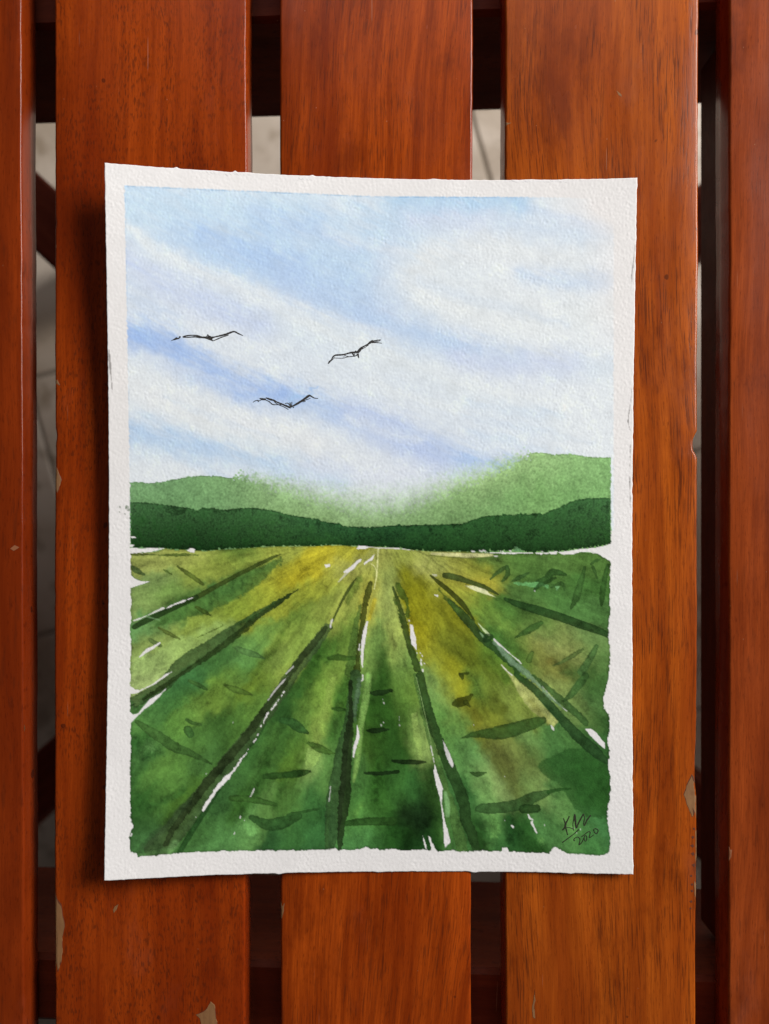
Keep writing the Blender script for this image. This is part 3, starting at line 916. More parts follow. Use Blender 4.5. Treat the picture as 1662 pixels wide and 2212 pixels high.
def radial(img, ka, kr, oy):
    dx_ = PX[j0:] - VPX + WARPX[j0:] * 4
    dy_ = PY[j0:] - VPY + 60
    th = np.arctan2(dx_, dy_)
    rr = np.hypot(dx_, dy_)
    return sample(img, (th + 2.0) * ka, rr * kr + oy)


RAD = radial(WOB2, 150.0, 0.055, 40) * 0.6 + radial(MOT, 260.0, 0.085, 300) * 0.6
RAD2 = radial(WOB, 420.0, 0.10, 120)
field = num / np.maximum(den, 1e-12)[..., None]
pig = 1 + 0.08 * MOT[j0:] + 0.06 * FINE[j0:] + 0.05 * GRAIN[j0:] + 0.13 * RAD + 0.05 * RAD2
field = np.clip(field * np.clip(pig, 0.4, 1.7)[..., None], 0.004, 0.8)
outline = (tA([(54, 505), (55, 1000), (52, 1662)]) + tD([(50, 60), (48, 330), (55, 480), (50, 900), (50, 1330), (76, 1430), (45, 1520), (44, 1690), (112, 1692), (120, 1730), (300, 1712), (550, 1690), (880, 1672), (1200, 1668)])
           + tE([(0, 1668), (340, 1658), (450, 1648), (480, 1666), (690, 1655), (750, 1632), (790, 1654), (860, 1652), (880, 1664), (990, 1650), (1060, 1668), (1300, 1662), (1400, 1670), (1640, 1675)])
           + tF([(80, 1675), (320, 1670), (490, 1675), (500, 1645), (540, 1640), (558, 1680), (940, 1690), (980, 1640), (1010, 1630), (1060, 1670), (1120, 1695), (1400, 1712), (1470, 1710), (1512, 1680), (1526, 1560), (1500, 1400), (1500, 1300), (1526, 1100), (1520, 960), (1500, 850), (1516, 780), (1500, 600), (1516, 520), (1510, 380), (1466, 320), (1466, 200), (1500, 60)])
           + tC([(1510, 1640), (1525, 1400), (1506, 1300), (1520, 1100), (1524, 575), (1450, 535), (1400, 505), (1250, 495), (1000, 505), (600, 510), (0, 480)])
           + tB([(1350, 470), (850, 440), (600, 430), (250, 430)]) + tA([(1300, 440), (900, 466), (600, 480), (380, 465), (250, 495), (60, 502)]))
sdF = sd_poly([tuple(p) for p in outline], PX[j0:], PY[j0:]) + WOB[j0:] * 1.1 + WOB2[j0:] * 1.0
covF = np.clip(0.5 - sdF / 2.6, 0, 1)
field *= (1 - 0.30 * np.exp(-((sdF + 3) / 4.0) ** 2))[..., None]
under = sdF < 2
Cs = C[j0:]
keep = np.clip((r2[j0:] - PY[j0:]) / 3.0 + 0.5, 0, 1)      # the dark hill stays on top
Cs += (field - Cs) * (covF * (1 - keep))[..., None]

# soft dark glazes beside the rows
DG = (58, 86, 38)
poly(tA([(250, 1218), (420, 1172), (600, 1120), (860, 1040), (1210, 850), (1500, 580), (1480, 545), (1100, 715), (690, 935), (330, 1130)]), (66, 98, 44), 0.75, soft=5, wob=6, mot=0.14)
stroke(tC([(360, 1310, 10), (365, 1310, 10)]), DG, 0.1)
stroke(tB([(680, 760, 60), (620, 860, 70), (570, 980, 40)]), (104, 122, 48), 0.7, soft=6, wob=5)
stroke(tB([(1180, 700, 60), (1230, 860, 100), (1330, 1050, 90), (1400, 1250, 70)]), (120, 114, 20), 0.25, soft=24, wob=5)
stroke(tB([(920, 1440, 60), (910, 1600, 130)]) + tE([(900, 120, 200), (880, 400, 260), (900, 700, 260)]), (42, 74, 25), 0.55, soft=26, wob=8, edge=0)
stroke(tE([(1150, 1330, 200), (1260, 1360, 240)]), (20, 36, 16), 0.75, soft=36, wob=10, edge=0)
stroke(tF([(430, 680, 80), (540, 830, 120), (620, 970, 80)]), (86, 84, 40), 0.35, soft=26, wob=8, edge=0)
stroke(tF([(420, 180, 50), (520, 330, 60)]), (80, 86, 26), 0.55, soft=16, wob=6, edge=0)
stroke(tF([(230, 330, 60), (270, 440, 80)]), (102, 98, 32), 0.35, soft=18, wob=6, edge=0)
stroke(tC([(940, 1540, 50), (960, 1520, 40)]), (116, 100, 44), 0.35, soft=14, edge=0)
stroke(tA([(1500, 1270, 60), (1410, 1420, 80), (1300, 1550, 60), (1220, 1650, 50)]), (76, 98, 34), 0.6, soft=12, wob=6, edge=0)
for (pts, c) in ((tD([(180, 780, 80), (330, 740, 60)]), (38, 70, 30)), (tD([(100, 600, 60), (110, 720, 60)]), (38, 72, 32)), (tD([(560, 1100, 60), (300, 1230, 70), (130, 1260, 60)]), (40, 72, 30)),
                 (tD([(1380, 730, 60), (1300, 960, 60), (1180, 1200, 90), (1110, 1330, 70)]), (40, 70, 26)), (tD([(1500, 1020, 60), (1430, 1250, 60)]), (46, 78, 30)),
                 (tE([(160, 800, 60), (60, 960, 60)]), (58, 84, 28)), (tE([(870, 820, 60), (840, 1000, 80), (840, 1200, 60)]), (40, 74, 25)), (tE([(560, 60, 60), (480, 240, 60), (420, 600, 60)]), (54, 88, 34)),
                 (tE([(700, 1240, 50), (640, 1320, 60)]), (84, 122, 54)), (tE([(1130, 1500, 90), (1000, 1500, 60)]), (28, 58, 20)),
                 (tF([(100, 1000, 90), (190, 1150, 80)]), (36, 70, 30)), (tF([(950, 1060, 50), (1010, 1140, 70)]), (30, 58, 24)), (tF([(270, 1400, 90), (350, 1560, 80)]), (32, 64, 26)), (tF([(560, 1360, 70), (600, 1560, 110)]), (30, 62, 26)),
                 (tB([(270, 1500, 80), (180, 1620, 80)]), (46, 78, 28)), (tB([(460, 1330, 40), (420, 1480, 60)]), (62, 96, 36)), (tC([(480, 1420, 80), (380, 1240, 60)]), (58, 92, 36)), (tC([(1080, 1640, 60), (1180, 1650, 60)]), (58, 80, 36))):
    stroke(pts, c, 0.62, soft=15, wob=8, edge=0, mot=0.2)
for (pts, c, o_) in ((tD([(1150, 1440, 110), (1200, 1490, 120)]), (96, 138, 74), 0.7), (tF([(420, 1400, 90), (430, 1520, 70)]), (88, 128, 64), 0.75), (tF([(990, 1210, 50), (1040, 1290, 70)]), (92, 128, 68), 0.6),
                     (tF([(870, 1570, 70)]), (84, 124, 62), 0.6), (tD([(250, 690, 60)]), (98, 140, 76), 0.6), (tD([(200, 640, 40)]), (84, 126, 66), 0.4)):
    stroke(pts, c, o_, soft=9, wob=9, edge=0, mot=0.12)
# light strips left between glazes
stroke(tE([(440, 20, 50), (370, 280, 70), (300, 560, 60), (280, 640, 40)]), (132, 154, 70), 0.6, soft=9, wob=5, edge=0)
poly(tE([(200, 690), (330, 740), (270, 860), (170, 890), (165, 820)]), (128, 154, 78), 0.85, soft=3, wob=4)
stroke(tE([(770, 0, 60), (740, 250, 74), (700, 450, 60), (665, 800, 56), (630, 1010, 26)]), (118, 152, 76), 0.85, soft=3)
stroke(tB([(830, 950, 40), (775, 1130, 30)]), (176, 160, 44), 0.7, soft=4, edge=0.1)
poly(tE([(1180, 370), (1230, 360), (1260, 560), (1290, 800), (1240, 720), (1205, 620)]), (128, 150, 76), 0.85, soft=3, wob=3)
poly(tC([(480, 1560), (500, 1560), (580, 1650)]) + tF([(700, 80), (820, 200), (900, 300), (1035, 440), (985, 490), (905, 440), (800, 360), (700, 250), (640, 150), (560, 0)]), (158, 160, 94), 0.85, soft=3, wob=2, edge=0.1)
stroke(tF([(760, 240, 50), (850, 350, 60), (930, 450, 40)]), (112, 112, 52), 0.6, soft=9, wob=5, edge=0)
poly(tF([(830, 865), (900, 800), (1100, 712), (1270, 690), (1400, 760), (1500, 865), (1518, 960), (1522, 1100), (1500, 1290), (1440, 1360), (1300, 1340), (1180, 1270), (1120, 1150), (1060, 1050), (980, 1000), (880, 935)]), (42, 78, 33), 0.72, soft=4, wob=4, mot=0.05, edge=0.15)
stroke(tF([(920, 1040, 60), (1050, 1000, 60)]), (70, 108, 54), 0.4, soft=10, edge=0)

# cream strip and line at the horizon
stroke(tB([(1370, 508, 20), (1500, 515, 34), (1640, 522, 40)]) + tC([(120, 528, 42), (250, 526, 42), (400, 522, 26)]), (198, 192, 134), 0.9, soft=2.5, edge=0.15)
stroke(tB([(1340, 525, 8), (1500, 540, 8), (1662, 548, 8)]) + tC([(200, 548, 7), (400, 540, 5)]), (84, 92, 40), 0.7, edge=0)
stroke(tB([(1370, 540, 10), (1340, 600, 14), (1320, 660, 20)]), (112, 118, 46), 0.5, soft=4, edge=0)
stroke(tB([(862, 468, 14), (858, 560, 12), (850, 700, 12), (838, 780, 12), (825, 845, 12)]), (200, 196, 132), 0.85, edge=0)
stroke(tB([(790, 600, 6), (835, 640, 8), (848, 720, 8)]), (198, 194, 130), 0.7, edge=0)

ROW['on'] = True
# ---- rows: dark brush strokes
OLV, DK, MDK = (52, 64, 24), (33, 50, 22), (52, 78, 38)
stroke(tA([(1484, 511, 10), (1400, 548, 36), (1300, 596, 44), (1100, 695, 50), (850, 830, 54), (650, 940, 60)]), OLV, 0.9)
stroke(tA([(680, 920, 56), (400, 1055, 62), (200, 1145, 66), (90, 1205, 56)]), (32, 50, 20), 0.92)
stroke(tA([(1600, 880, 16), (1450, 975, 60), (1300, 1065, 84), (1150, 1165, 100), (1000, 1262, 130), (800, 1400, 150), (550, 1560, 165)]) + tD([(400, 70, 140), (250, 165, 130), (60, 275, 130)]), (54, 78, 40), 0.88, wob=3)
stroke(tA([(1645, 845, 12), (1500, 945, 44), (1300, 1075, 56), (1100, 1250, 74), (850, 1440, 62), (560, 1640, 50)]) + tD([(330, 130, 48), (170, 230, 34)]), (38, 52, 22), 0.85, wob=3)
stroke(tA([(1440, 960, 20), (1200, 1110, 40), (1050, 1180, 30)]), (58, 88, 42), 0.6, soft=5, wob=7)
stroke(tD([(60, 270, 60), (80, 330, 80), (150, 300, 40)]), (58, 88, 44), 0.8, wob=4)
stroke(tD([(55, 292, 18), (100, 272, 10)]), (26, 42, 18), 0.8)
# third row, long diagonal
stroke(tB([(652, 745, 14), (600, 820, 34), (540, 920, 30), (490, 1020, 24), (430, 1145, 26)]), (52, 66, 26), 0.9)
stroke(tB([(385, 1205, 90), (300, 1320, 120), (180, 1480, 130), (60, 1630, 140)]) + tD([(1480, 160, 140), (1300, 420, 150), (1150, 620, 160), (1000, 810, 180), (820, 1040, 190), (620, 1300, 230), (420, 1540, 250), (280, 1660, 230)]), (60, 78, 44), 0.85, wob=3)
stroke(tB([(370, 1210, 50), (250, 1360, 70), (100, 1545, 66)]) + tD([(1500, 90, 70), (1330, 330, 80), (1150, 590, 90), (1000, 770, 95), (840, 950, 95), (650, 1200, 80), (480, 1430, 70), (385, 1610, 50)]), (40, 50, 26), 0.85, wob=3)
stroke(tD([(620, 1180, 60), (400, 1420, 90), (250, 1560, 90), (140, 1680, 50)]), (46, 62, 36), 0.6, soft=8, wob=5)
stroke(tD([(900, 1090, 24), (770, 1280, 50), (640, 1480, 62), (515, 1690, 56)]), (34, 64, 28), 0.85)
stroke(tD([(1000, 960, 24), (1180, 700, 20), (1260, 600, 24), (1330, 480, 20)]), (34, 64, 28), 0.6)
stroke(tD([(480, 1600, 80), (420, 1680, 60)]), (108, 144, 86), 0.55, soft=7, edge=0)
stroke(tD([(150, 1710, 30), (260, 1690, 50), (400, 1660, 40)]), (84, 118, 66), 0.5, soft=6, edge=0)
# fourth row
stroke(tB([(695, 1000, 26), (655, 1180, 70), (620, 1400, 90), (595, 1640, 110)]), (72, 98, 42), 0.8, wob=3.5)
stroke(tB([(790, 790, 50), (770, 870, 74), (742, 980, 62), (715, 1150, 62), (690, 1320, 56), (668, 1500, 50), (660, 1640, 90)]), (54, 62, 20), 0.9, wob=2.5)
stroke(tE([(650, 0, 120), (620, 250, 130), (580, 450, 90), (520, 700, 130), (490, 950, 170), (450, 1200, 190), (430, 1450, 170), (400, 1650, 100)]), (50, 74, 40), 0.85, wob=3)
stroke(tE([(690, 40, 50), (665, 180, 60), (640, 320, 44), (650, 440, 30)]), (84, 108, 76), 0.75, soft=4, wob=5)
stroke(tE([(600, 60, 40), (600, 350, 50), (590, 500, 90), (570, 700, 110), (560, 880, 110), (545, 1150, 130), (520, 1350, 105), (495, 1648, 50)]), (30, 38, 20), 0.87, wob=3)
stroke(tE([(400, 1000, 14), (420, 1100, 20), (390, 1300, 30), (370, 1640, 30)]), (64, 98, 48), 0.5, soft=4)
# fifth row
stroke(tB([(1050, 815, 70), (1095, 900, 80), (1135, 960, 40), (1145, 1100, 40)]), (66, 88, 30), 0.85, wob=3)
stroke(tB([(1003, 820, 16), (1045, 950, 44), (1085, 1080, 60), (1110, 1180, 70), (1135, 1290, 74), (1185, 1450, 74), (1235, 1600, 80)]), (42, 60, 22), 0.9, wob=2.5)
stroke(tB([(1010, 930, 20), (1060, 1080, 20), (1085, 1170, 24)]), (62, 84, 32), 0.8, wob=4)
stroke(tE([(1215, 0, 40), (1270, 240, 60), (1330, 500, 70), (1400, 750, 70), (1480, 1000, 70), (1560, 1250, 90), (1620, 1480, 120), (1655, 1640, 130)]), (74, 104, 50), 0.8, wob=3)
stroke(tE([(1260, 0, 90), (1310, 250, 105), (1370, 450, 110), (1435, 620, 110), (1500, 780, 120), (1560, 920, 130), (1620, 1060, 130), (1680, 1230, 130)]) + tF([(150, 1370, 120), (210, 1510, 110), (255, 1660, 90)]), (36, 58, 26), 0.9, wob=2.5)
stroke(tE([(1225, 20, 8), (1290, 300, 8), (1360, 620, 8), (1390, 800, 8)]), (140, 164, 100), 0.6, edge=0)
# sixth row
stroke(tC([(0, 960, 50), (100, 1070, 90), (200, 1180, 100), (290, 1290, 90), (400, 1385, 90), (520, 1490, 90), (640, 1590, 90)]) + tF([(640, 10, 60), (760, 95, 84), (880, 215, 90), (1000, 345, 100), (1130, 490, 110), (1250, 610, 120), (1370, 715, 120), (1480, 815, 70)]), (38, 64, 32), 0.9, wob=2.5)
stroke(tB([(1357, 714, 16), (1450, 790, 46), (1560, 885, 56), (1662, 985, 62)]) + tC([(160, 1040, 50), (205, 1105, 30), (230, 1140, 14)]), (46, 54, 18), 0.9)
stroke(tB([(1440, 850, 16), (1560, 990, 50), (1650, 1070, 60)]), (72, 96, 38), 0.75, wob=4)
stroke(tC([(430, 1350, 50), (520, 1460, 64), (620, 1560, 60), (740, 1655, 60)]) + tF([(840, 90, 44), (950, 200, 36), (1060, 300, 26), (1110, 340, 10)]), (112, 136, 104), 0.8, soft=2.6, wob=3)
stroke(tF([(790, 0, 30), (900, 100, 60), (1000, 190, 74), (1120, 290, 84), (1290, 455, 70)]), (50, 80, 38), 0.85, wob=2.5)
stroke(tC([(270, 1170, 8), (320, 1230, 26), (375, 1280, 20)]), (188, 200, 150), 0.9, edge=0)
stroke(tC([(285, 1260, 10), (320, 1300, 20)]), (120, 146, 104), 0.8, edge=0)
stroke(tC([(330, 1310, 40), (350, 1290, 44), (395, 1290, 44), (400, 1310, 30), (360, 1335, 40), (325, 1335, 30)]), (32, 54, 26), 0.85, wob=2)
stroke(tC([(365, 1312, 26)]), (60, 88, 44), 0.7)
# seventh, eighth
stroke(tC([(522, 938, 34), (650, 990, 76), (850, 1050, 96), (1050, 1112, 96), (1250, 1185, 94), (1400, 1235, 84), (1506, 1285, 66)]), (36, 62, 28), 0.92)
stroke(tB([(1498, 715, 66), (1560, 725, 74), (1662, 752, 62)]) + tC([(150, 765, 60), (250, 798, 50), (350, 838, 50), (460, 897, 14)]), (54, 70, 32), 0.92)
ROW['on'] = False
# short dabs
for t, L_ in ((tA, [([(500, 630, 18), (580, 685, 44), (680, 755, 48), (742, 800, 30)], (84, 98, 38)), ([(368, 660, 16), (405, 680, 34), (446, 705, 16)], (80, 100, 40)), ([(70, 635, 36), (110, 668, 60), (185, 708, 20)], (80, 104, 56)),
                    ([(60, 515, 26), (180, 516, 26), (320, 518, 14)], (84, 96, 42)), ([(330, 525, 14), (450, 522, 34), (600, 518, 26), (695, 524, 8)], (92, 112, 46)), ([(680, 1015, 34), (750, 1060, 48), (812, 1094, 20)], (72, 92, 34)),
                    ([(320, 1212, 24), (400, 1258, 46), (525, 1322, 20)], (90, 104, 44)), ([(240, 1325, 40), (280, 1355, 54), (345, 1385, 24)], (92, 112, 58)), ([(1062, 1405, 50), (1150, 1445, 76), (1240, 1470, 60), (1325, 1506, 14)], (84, 118, 62)),
                    ([(690, 1305, 8), (820, 1245, 12), (930, 1190, 14), (890, 1165, 10)], (90, 108, 42))]),
              (tC, [([(385, 752, 16), (450, 690, 40), (540, 632, 48)], (70, 100, 48)), ([(540, 640, 50), (550, 700, 50), (500, 770, 30)], (64, 94, 44)), ([(588, 770, 14), (660, 735, 50), (752, 690, 20)], (66, 98, 48)),
                    ([(800, 860, 20), (840, 790, 70), (920, 750, 80), (965, 690, 80), (1040, 690, 60), (1105, 712, 26)], (52, 84, 38)), ([(880, 800, 40), (1000, 740, 30)], (50, 80, 36)), ([(960, 830, 20), (1060, 790, 40), (1090, 850, 30)], (62, 94, 44)),
                    ([(1282, 640, 36), (1240, 790, 70), (1200, 930, 80), (1145, 1035, 20)], (60, 92, 42)), ([(1500, 620, 40), (1465, 780, 60), (1445, 920, 56), (1440, 1008, 16)], (52, 84, 36)), ([(1335, 610, 22), (1380, 578, 36), (1425, 566, 20)], (60, 92, 42)),
                    ([(622, 1306, 14), (700, 1262, 60), (790, 1210, 80), (870, 1165, 46)], (60, 92, 40)), ([(975, 1575, 10), (1080, 1530, 44), (1180, 1470, 50), (1262, 1420, 30)], (88, 108, 54)), ([(1392, 1392, 50), (1330, 1510, 80), (1250, 1630, 90)], (70, 102, 52)),
                    ([(780, 1450, 50), (750, 1520, 70)], (80, 104, 44)), ([(1360, 640, 40), (1400, 740, 20)], (64, 96, 44)), ([(90, 1650, 20), (170, 1645, 30)], (56, 66, 20))]),
              (tD, [([(110, 440, 40), (200, 505, 84), (330, 590, 110), (480, 690, 110), (600, 730, 80), (720, 790, 50), (825, 845, 10)], (64, 96, 44)), ([(610, 52, 30), (690, 92, 52), (780, 138, 16)], (64, 96, 44)), ([(950, 95, 30), (1040, 135, 70), (1130, 165, 64), (1212, 188, 16)], (78, 102, 40)),
                    ([(585, 425, 26), (640, 452, 44), (725, 472, 26)], (70, 104, 48)), ([(600, 520, 90), (620, 560, 90)], (62, 98, 46)), ([(1330, 960, 60), (1450, 955, 76), (1662, 935, 70)], (44, 74, 30)), ([(1010, 1170, 60), (1200, 1180, 80), (1440, 1230, 40)], (56, 88, 36)), ([(1200, 1350, 60), (1350, 1420, 120), (1500, 1400, 130), (1662, 1340, 60)], (48, 82, 38))]),
              (tE, [([(-50, 430, 70), (40, 450, 100), (110, 500, 100), (195, 552, 24)], (50, 86, 40)), ([(200, 645, 34), (290, 690, 84), (370, 725, 70), (452, 746, 14)], (74, 106, 42)), ([(430, 318, 30), (490, 325, 52), (550, 330, 24)], (54, 86, 34)),
                    ([(796, 168, 36), (840, 172, 60), (920, 160, 60), (990, 146, 34)], (28, 46, 20)), ([(756, 528, 26), (840, 528, 60), (960, 516, 28)], (24, 40, 18)), ([(1000, 812, 32), (1120, 825, 54), (1220, 828, 50), (1315, 824, 16)], (22, 36, 16)), ([(732, 930, 18), (860, 936, 46), (960, 928, 44), (1052, 918, 30)], (24, 40, 18)),
                    ([(560, 1410, 60), (750, 1390, 86), (1000, 1390, 96)], (42, 72, 28)), ([(-30, 950, 60), (80, 940, 90), (215, 915, 30)], (42, 72, 28)), ([(10, 1330, 40), (200, 1290, 30), (300, 1270, 20)], (52, 88, 40)), ([(400, 1480, 50), (560, 1500, 60), (640, 1490, 50)], (64, 96, 38))][:-1]),
              (tB, [([(395, 1500, 40), (480, 1495, 66), (560, 1505, 60), (640, 1500, 40)], (60, 90, 34))]),
              (tF, [([(95, 605, 6), (220, 565, 60), (350, 555, 110), (480, 545, 150), (600, 520, 150), (720, 480, 140), (820, 450, 120), (885, 430, 76)], (50, 78, 32)), ([(192, 925, 18), (245, 942, 56), (300, 938, 44), (346, 926, 12)], (44, 68, 28)),
                    ([(40, 275, 50), (90, 260, 100), (150, 240, 90), (215, 185, 22)], (66, 72, 20)), ([(150, 260, 60), (190, 300, 20)], (62, 70, 22)), ([(110, 0, 50), (120, 35, 30)], (52, 64, 22)),
                    ([(265, 1270, 70), (330, 1265, 110), (480, 1260, 120), (650, 1230, 130), (800, 1160, 120), (920, 1120, 70)], (52, 82, 40)), ([(940, 1110, 50), (1060, 1085, 30), (1150, 1080, 16)], (42, 78, 32)), ([(1290, 10, 80), (1210, 110, 90), (1150, 190, 70), (1080, 245, 24)], (60, 92, 44)), ([(700, 1270, 100), (820, 1270, 90)], (36, 62, 26))])):
    for pts, c in L_:
        stroke(t([(q[0], q[1], q[2] * 0.88) for q in pts]), tuple(q * 0.92 for q in c), 0.86, wob=1.6, edge=0.30, mot=0.12)

# nothing is painted beyond the masked outline
out = np.clip(0.5 + (sdF - 1.0) / 2.6, 0, 1) * np.clip((PY[j0:] - 2235) / 8, 0, 1)
C[j0:] += (PAPER.astype(np.float32) - C[j0:]) * out[..., None]

# ---- bare paper sparkles
bare(tA([(50, 455), (370, 459), (300, 482), (240, 494), (120, 500), (50, 503)]))
bare(tA([(588, 478), (622, 455), (665, 466), (662, 498), (622, 500)]))
bare(tA([(30, 690), (62, 715), (95, 745), (150, 767), (238, 773), (190, 792), (60, 834), (30, 840)]))
stroke(tA([(60, 838, 7), (190, 794, 7), (236, 774, 5)]), (72, 100, 48), 0.7, edge=0)
stroke(tA([(62, 712, 7), (95, 742, 8), (150, 765, 8), (200, 774, 6)]), (66, 94, 46), 0.7, edge=0)
bare_line(tA([(652, 924, 6), (560, 958, 14), (470, 992, 14), (395, 1028, 8)]))
bare_line(tA([(368, 1028, 16), (330, 1042, 18), (240, 1084, 8), (150, 1122, 8), (80, 1146, 12)]), op=0.85)
bare_line(tA([(332, 1356, 8), (280, 1392, 22), (210, 1430, 30), (140, 1490, 10)]))
stroke(tA([(205, 1105, 14), (330, 1140, 10)]), (128, 160, 110), 0.5, soft=3, edge=0)
bare(tB([(657, 458), (680, 434), (720, 436), (785, 446), (740, 460), (672, 470)]))
bare_line(tB([(790, 447, 6), (880, 456, 10), (1000, 458, 8), (1080, 462, 8), (1200, 480, 4)]), op=0.8)
bare(tB([(352, 612), (410, 604), (402, 634), (364, 642)]))
bare(tB([(700, 556), (660, 578), (600, 634), (533, 680), (540, 692), (580, 690), (640, 640), (706, 568)]))
bare_line(tB([(570, 690, 20), (520, 740, 16), (480, 778, 8)]), op=0.45)
bare(tB([(830, 512), (806, 572), (768, 584), (730, 618), (722, 600), (790, 552)]))
bare(tB([(752, 1150), (768, 1150), (752, 1260), (738, 1350), (722, 1450), (718, 1610), (702, 1560), (696, 1420), (712, 1290), (732, 1200)]))
bare_line(tB([(686, 1370, 12), (682, 1425, 12)]), op=0.8)
bare(tB([(1165, 1180), (1192, 1188), (1206, 1262), (1224, 1320), (1228, 1425), (1206, 1400), (1178, 1370), (1168, 1300)]))
for (x, y, r) in ((1232, 1450, 8), (1262, 1450, 8), (1280, 1475, 8), (1268, 1510, 14), (1272, 1550, 16), (1285, 1612, 14), (1300, 1550, 6), (1155, 1140, 10)):
    bare_line(tB([(x, y, r), (x + 3, y + r, r)]), op=0.85)
bare_line(tB([(1400, 900, 10), (1425, 908, 18)]), op=0.8)
bare_line(tB([(1380, 706, 10), (1410, 716, 26)]), op=0.35)
bare_line(tB([(435, 1125, 4), (420, 1150, 16), (408, 1205, 14)]), op=0.8)
bare_line(tD([(1550, 10, 6), (1440, 130, 14), (1358, 242, 6)]), op=0.65)
bare_line(tA([(1600, 1580, 14), (1530, 1650, 14)]), op=0.6)
bare_line(tA([(446, 1632, 6), (390, 1662, 12)]) + tD([(380, 8, 14), (270, 86, 12), (180, 130, 8), (110, 168, 14)]))
bare(tD([(30, 90), (60, 110), (100, 138), (152, 146), (110, 172), (50, 180), (30, 185)]))
bare(tD([(396, 126), (360, 156), (345, 168), (235, 232), (165, 312), (128, 362), (78, 378), (50, 352), (30, 350), (30, 470), (60, 452), (90, 420), (160, 348), (262, 268), (346, 190), (372, 152)]))
# broken sparkle along the third row
rsp = random.Random(3)
path = smooth([(1512, 155, 10), (1450, 245, 22), (1375, 345, 34), (1310, 455, 20), (1262, 575, 14), (1192, 680, 16), (1100, 810, 20), (1010, 935, 34), (950, 990, 50), (875, 1080, 44), (795, 1195, 34), (738, 1285, 22)], 7)
for i in range(len(path) - 1):
    if rsp.random() < (0.80 if i < 35 else 0.98) and not (32 < i < 36):
        a, c = path[i], path[i + 1]
        jx = rsp.uniform(-7, 7) if i < 42 else rsp.uniform(-3, 3)
        q0 = a + (c - a) * 0.10; q1 = a + (c - a) * 0.88
        w_ = a[2] * rsp.uniform(0.35, 0.7) if i < 42 else a[2] * rsp.uniform(0.7, 0.95)
        bare_line(tD([(q0[0] + jx, q0[1], w_), (q1[0] + jx, q1[1], w_)]), op=0.9, wob=2.2)
bare_line(tD([(1228, 1080, 6), (1210, 1120, 12), (1196, 1152, 6)]), op=0.6)
for (x, y, r) in ((1030, 445, 9), (1098, 1345, 14), (1136, 1378, 8), (1042, 1496, 14), (62, 1510, 16), (1190, 1152, 6), (680, 1345, 5), (775, 935, 5)):
    bare_line(tD([(x, y, r), (x - 4, y + r, r * .8)]), op=0.75)
bare(tE([(662, 470), (684, 560), (684, 600), (655, 690), (632, 782), (622, 780), (624, 690), (648, 620), (660, 540)]))
bare_line(tE([(715, 0, 12), (718, 40, 14), (700, 60, 6)]), op=0.8)
bare(tE([(1388, 800), (1400, 850), (1440, 970), (1478, 1080), (1468, 1150), (1466, 1220), (1500, 1400), (1530, 1500), (1550, 1590), (1500, 1640), (1488, 1600), (1482, 1440), (1462, 1250), (1445, 1150), (1415, 1040), (1385, 905), (1398, 890)]))
bare_line(tE([(1358, 650, 3), (1375, 740, 6), (1392, 820, 8)]), op=0.8)
bare(tE([(1478, 618), (1500, 660), (1540, 740), (1580, 840), (1570, 880), (1545, 850), (1515, 790), (1490, 700)]), op=0.75)
stroke(tE([(1500, 1120, 30), (1520, 1230, 50), (1520, 1330, 40)]), (120, 156, 100), 0.6, soft=4, edge=0)
bare(tE([(1288, 1530), (1298, 1560), (1318, 1610), (1326, 1655), (1310, 1650), (1296, 1600)]))
bare(tE([(1340, 1530), (1360, 1540), (1372, 1590), (1400, 1640), (1430, 1690), (1360, 1690), (1370, 1640), (1352, 1590)]))
for (x, y, r) in ((915, 262, 12), (890, 470, 10), (912, 448, 7), (908, 230, 6)):
    bare_line(tE([(x, y, r), (x + 2, y + r, r * .6)]), op=0.5)
bare_line(tE([(1062, 390, 4), (1066, 480, 5)]), op=0.6)
bare_line(tE([(400, 1085, 6), (412, 1060, 6), (396, 1200, 4)]), op=0.5)
bare(tC([(942, 492), (1020, 488), (1010, 512), (960, 514)]))
bare(tC([(1036, 494), (1120, 484), (1210, 470), (1290, 462), (1400, 448), (1470, 434), (1530, 418), (1560, 420), (1560, 580), (1524, 572), (1450, 534), (1402, 506), (1330, 496), (1250, 490), (1165, 516), (1060, 516)]))
for x in (215, 285, 320, 385, 480, 500, 570, 690, 860):
    bare_line(tC([(x, 488 + rsp.uniform(-6, 6), 12), (x + 22, 490, 8)]), op=0.7, wob=3)
stroke(tC([(610, 480, 24), (640, 466, 34), (700, 494, 20)]), (108, 150, 100), 0.8, wob=4)
bare_line(tC([(425, 532, 10), (452, 534, 12)]), op=0.8)
poly(tC([(150, 815), (220, 812), (340, 852), (372, 884), (436, 924), (300, 882), (200, 845)]), (196, 194, 146), 0.92, soft=2)
poly(tC([(568, 785), (700, 780), (760, 776), (870, 780), (900, 800), (940, 808), (930, 842), (880, 815), (795, 834), (700, 815)]), (100, 152, 90), 0.85, soft=2, wob=3)
poly(tC([(1000, 822), (1045, 818), (1015, 862)]), (120, 168, 108), 0.85, soft=2)
stroke(tC([(815, 850, 20), (860, 800, 50), (890, 800, 30)]), (52, 86, 40), 0.8)
bare_line(tC([(806, 862, 14)]), op=0.7)
bare_line(tC([(420, 1325, 14), (445, 1350, 10), (470, 1372, 22), (500, 1395, 12), (560, 1450, 10), (640, 1515, 10), (680, 1552, 6)]), op=0.8)
bare_line(tC([(490, 1565, 8), (540, 1620, 14), (590, 1662, 10)]), op=0.7)
bare_line(tF([(880, 110, 10), (950, 190, 12), (1000, 245, 10)]), op=0.3)
bare_line(tF([(1070, 310, 4), (1110, 342, 10)]), op=0.6)
bare(tF([(1286, 515), (1340, 508), (1405, 560), (1440, 610), (1474, 645), (1468, 698), (1420, 660), (1330, 572)]))
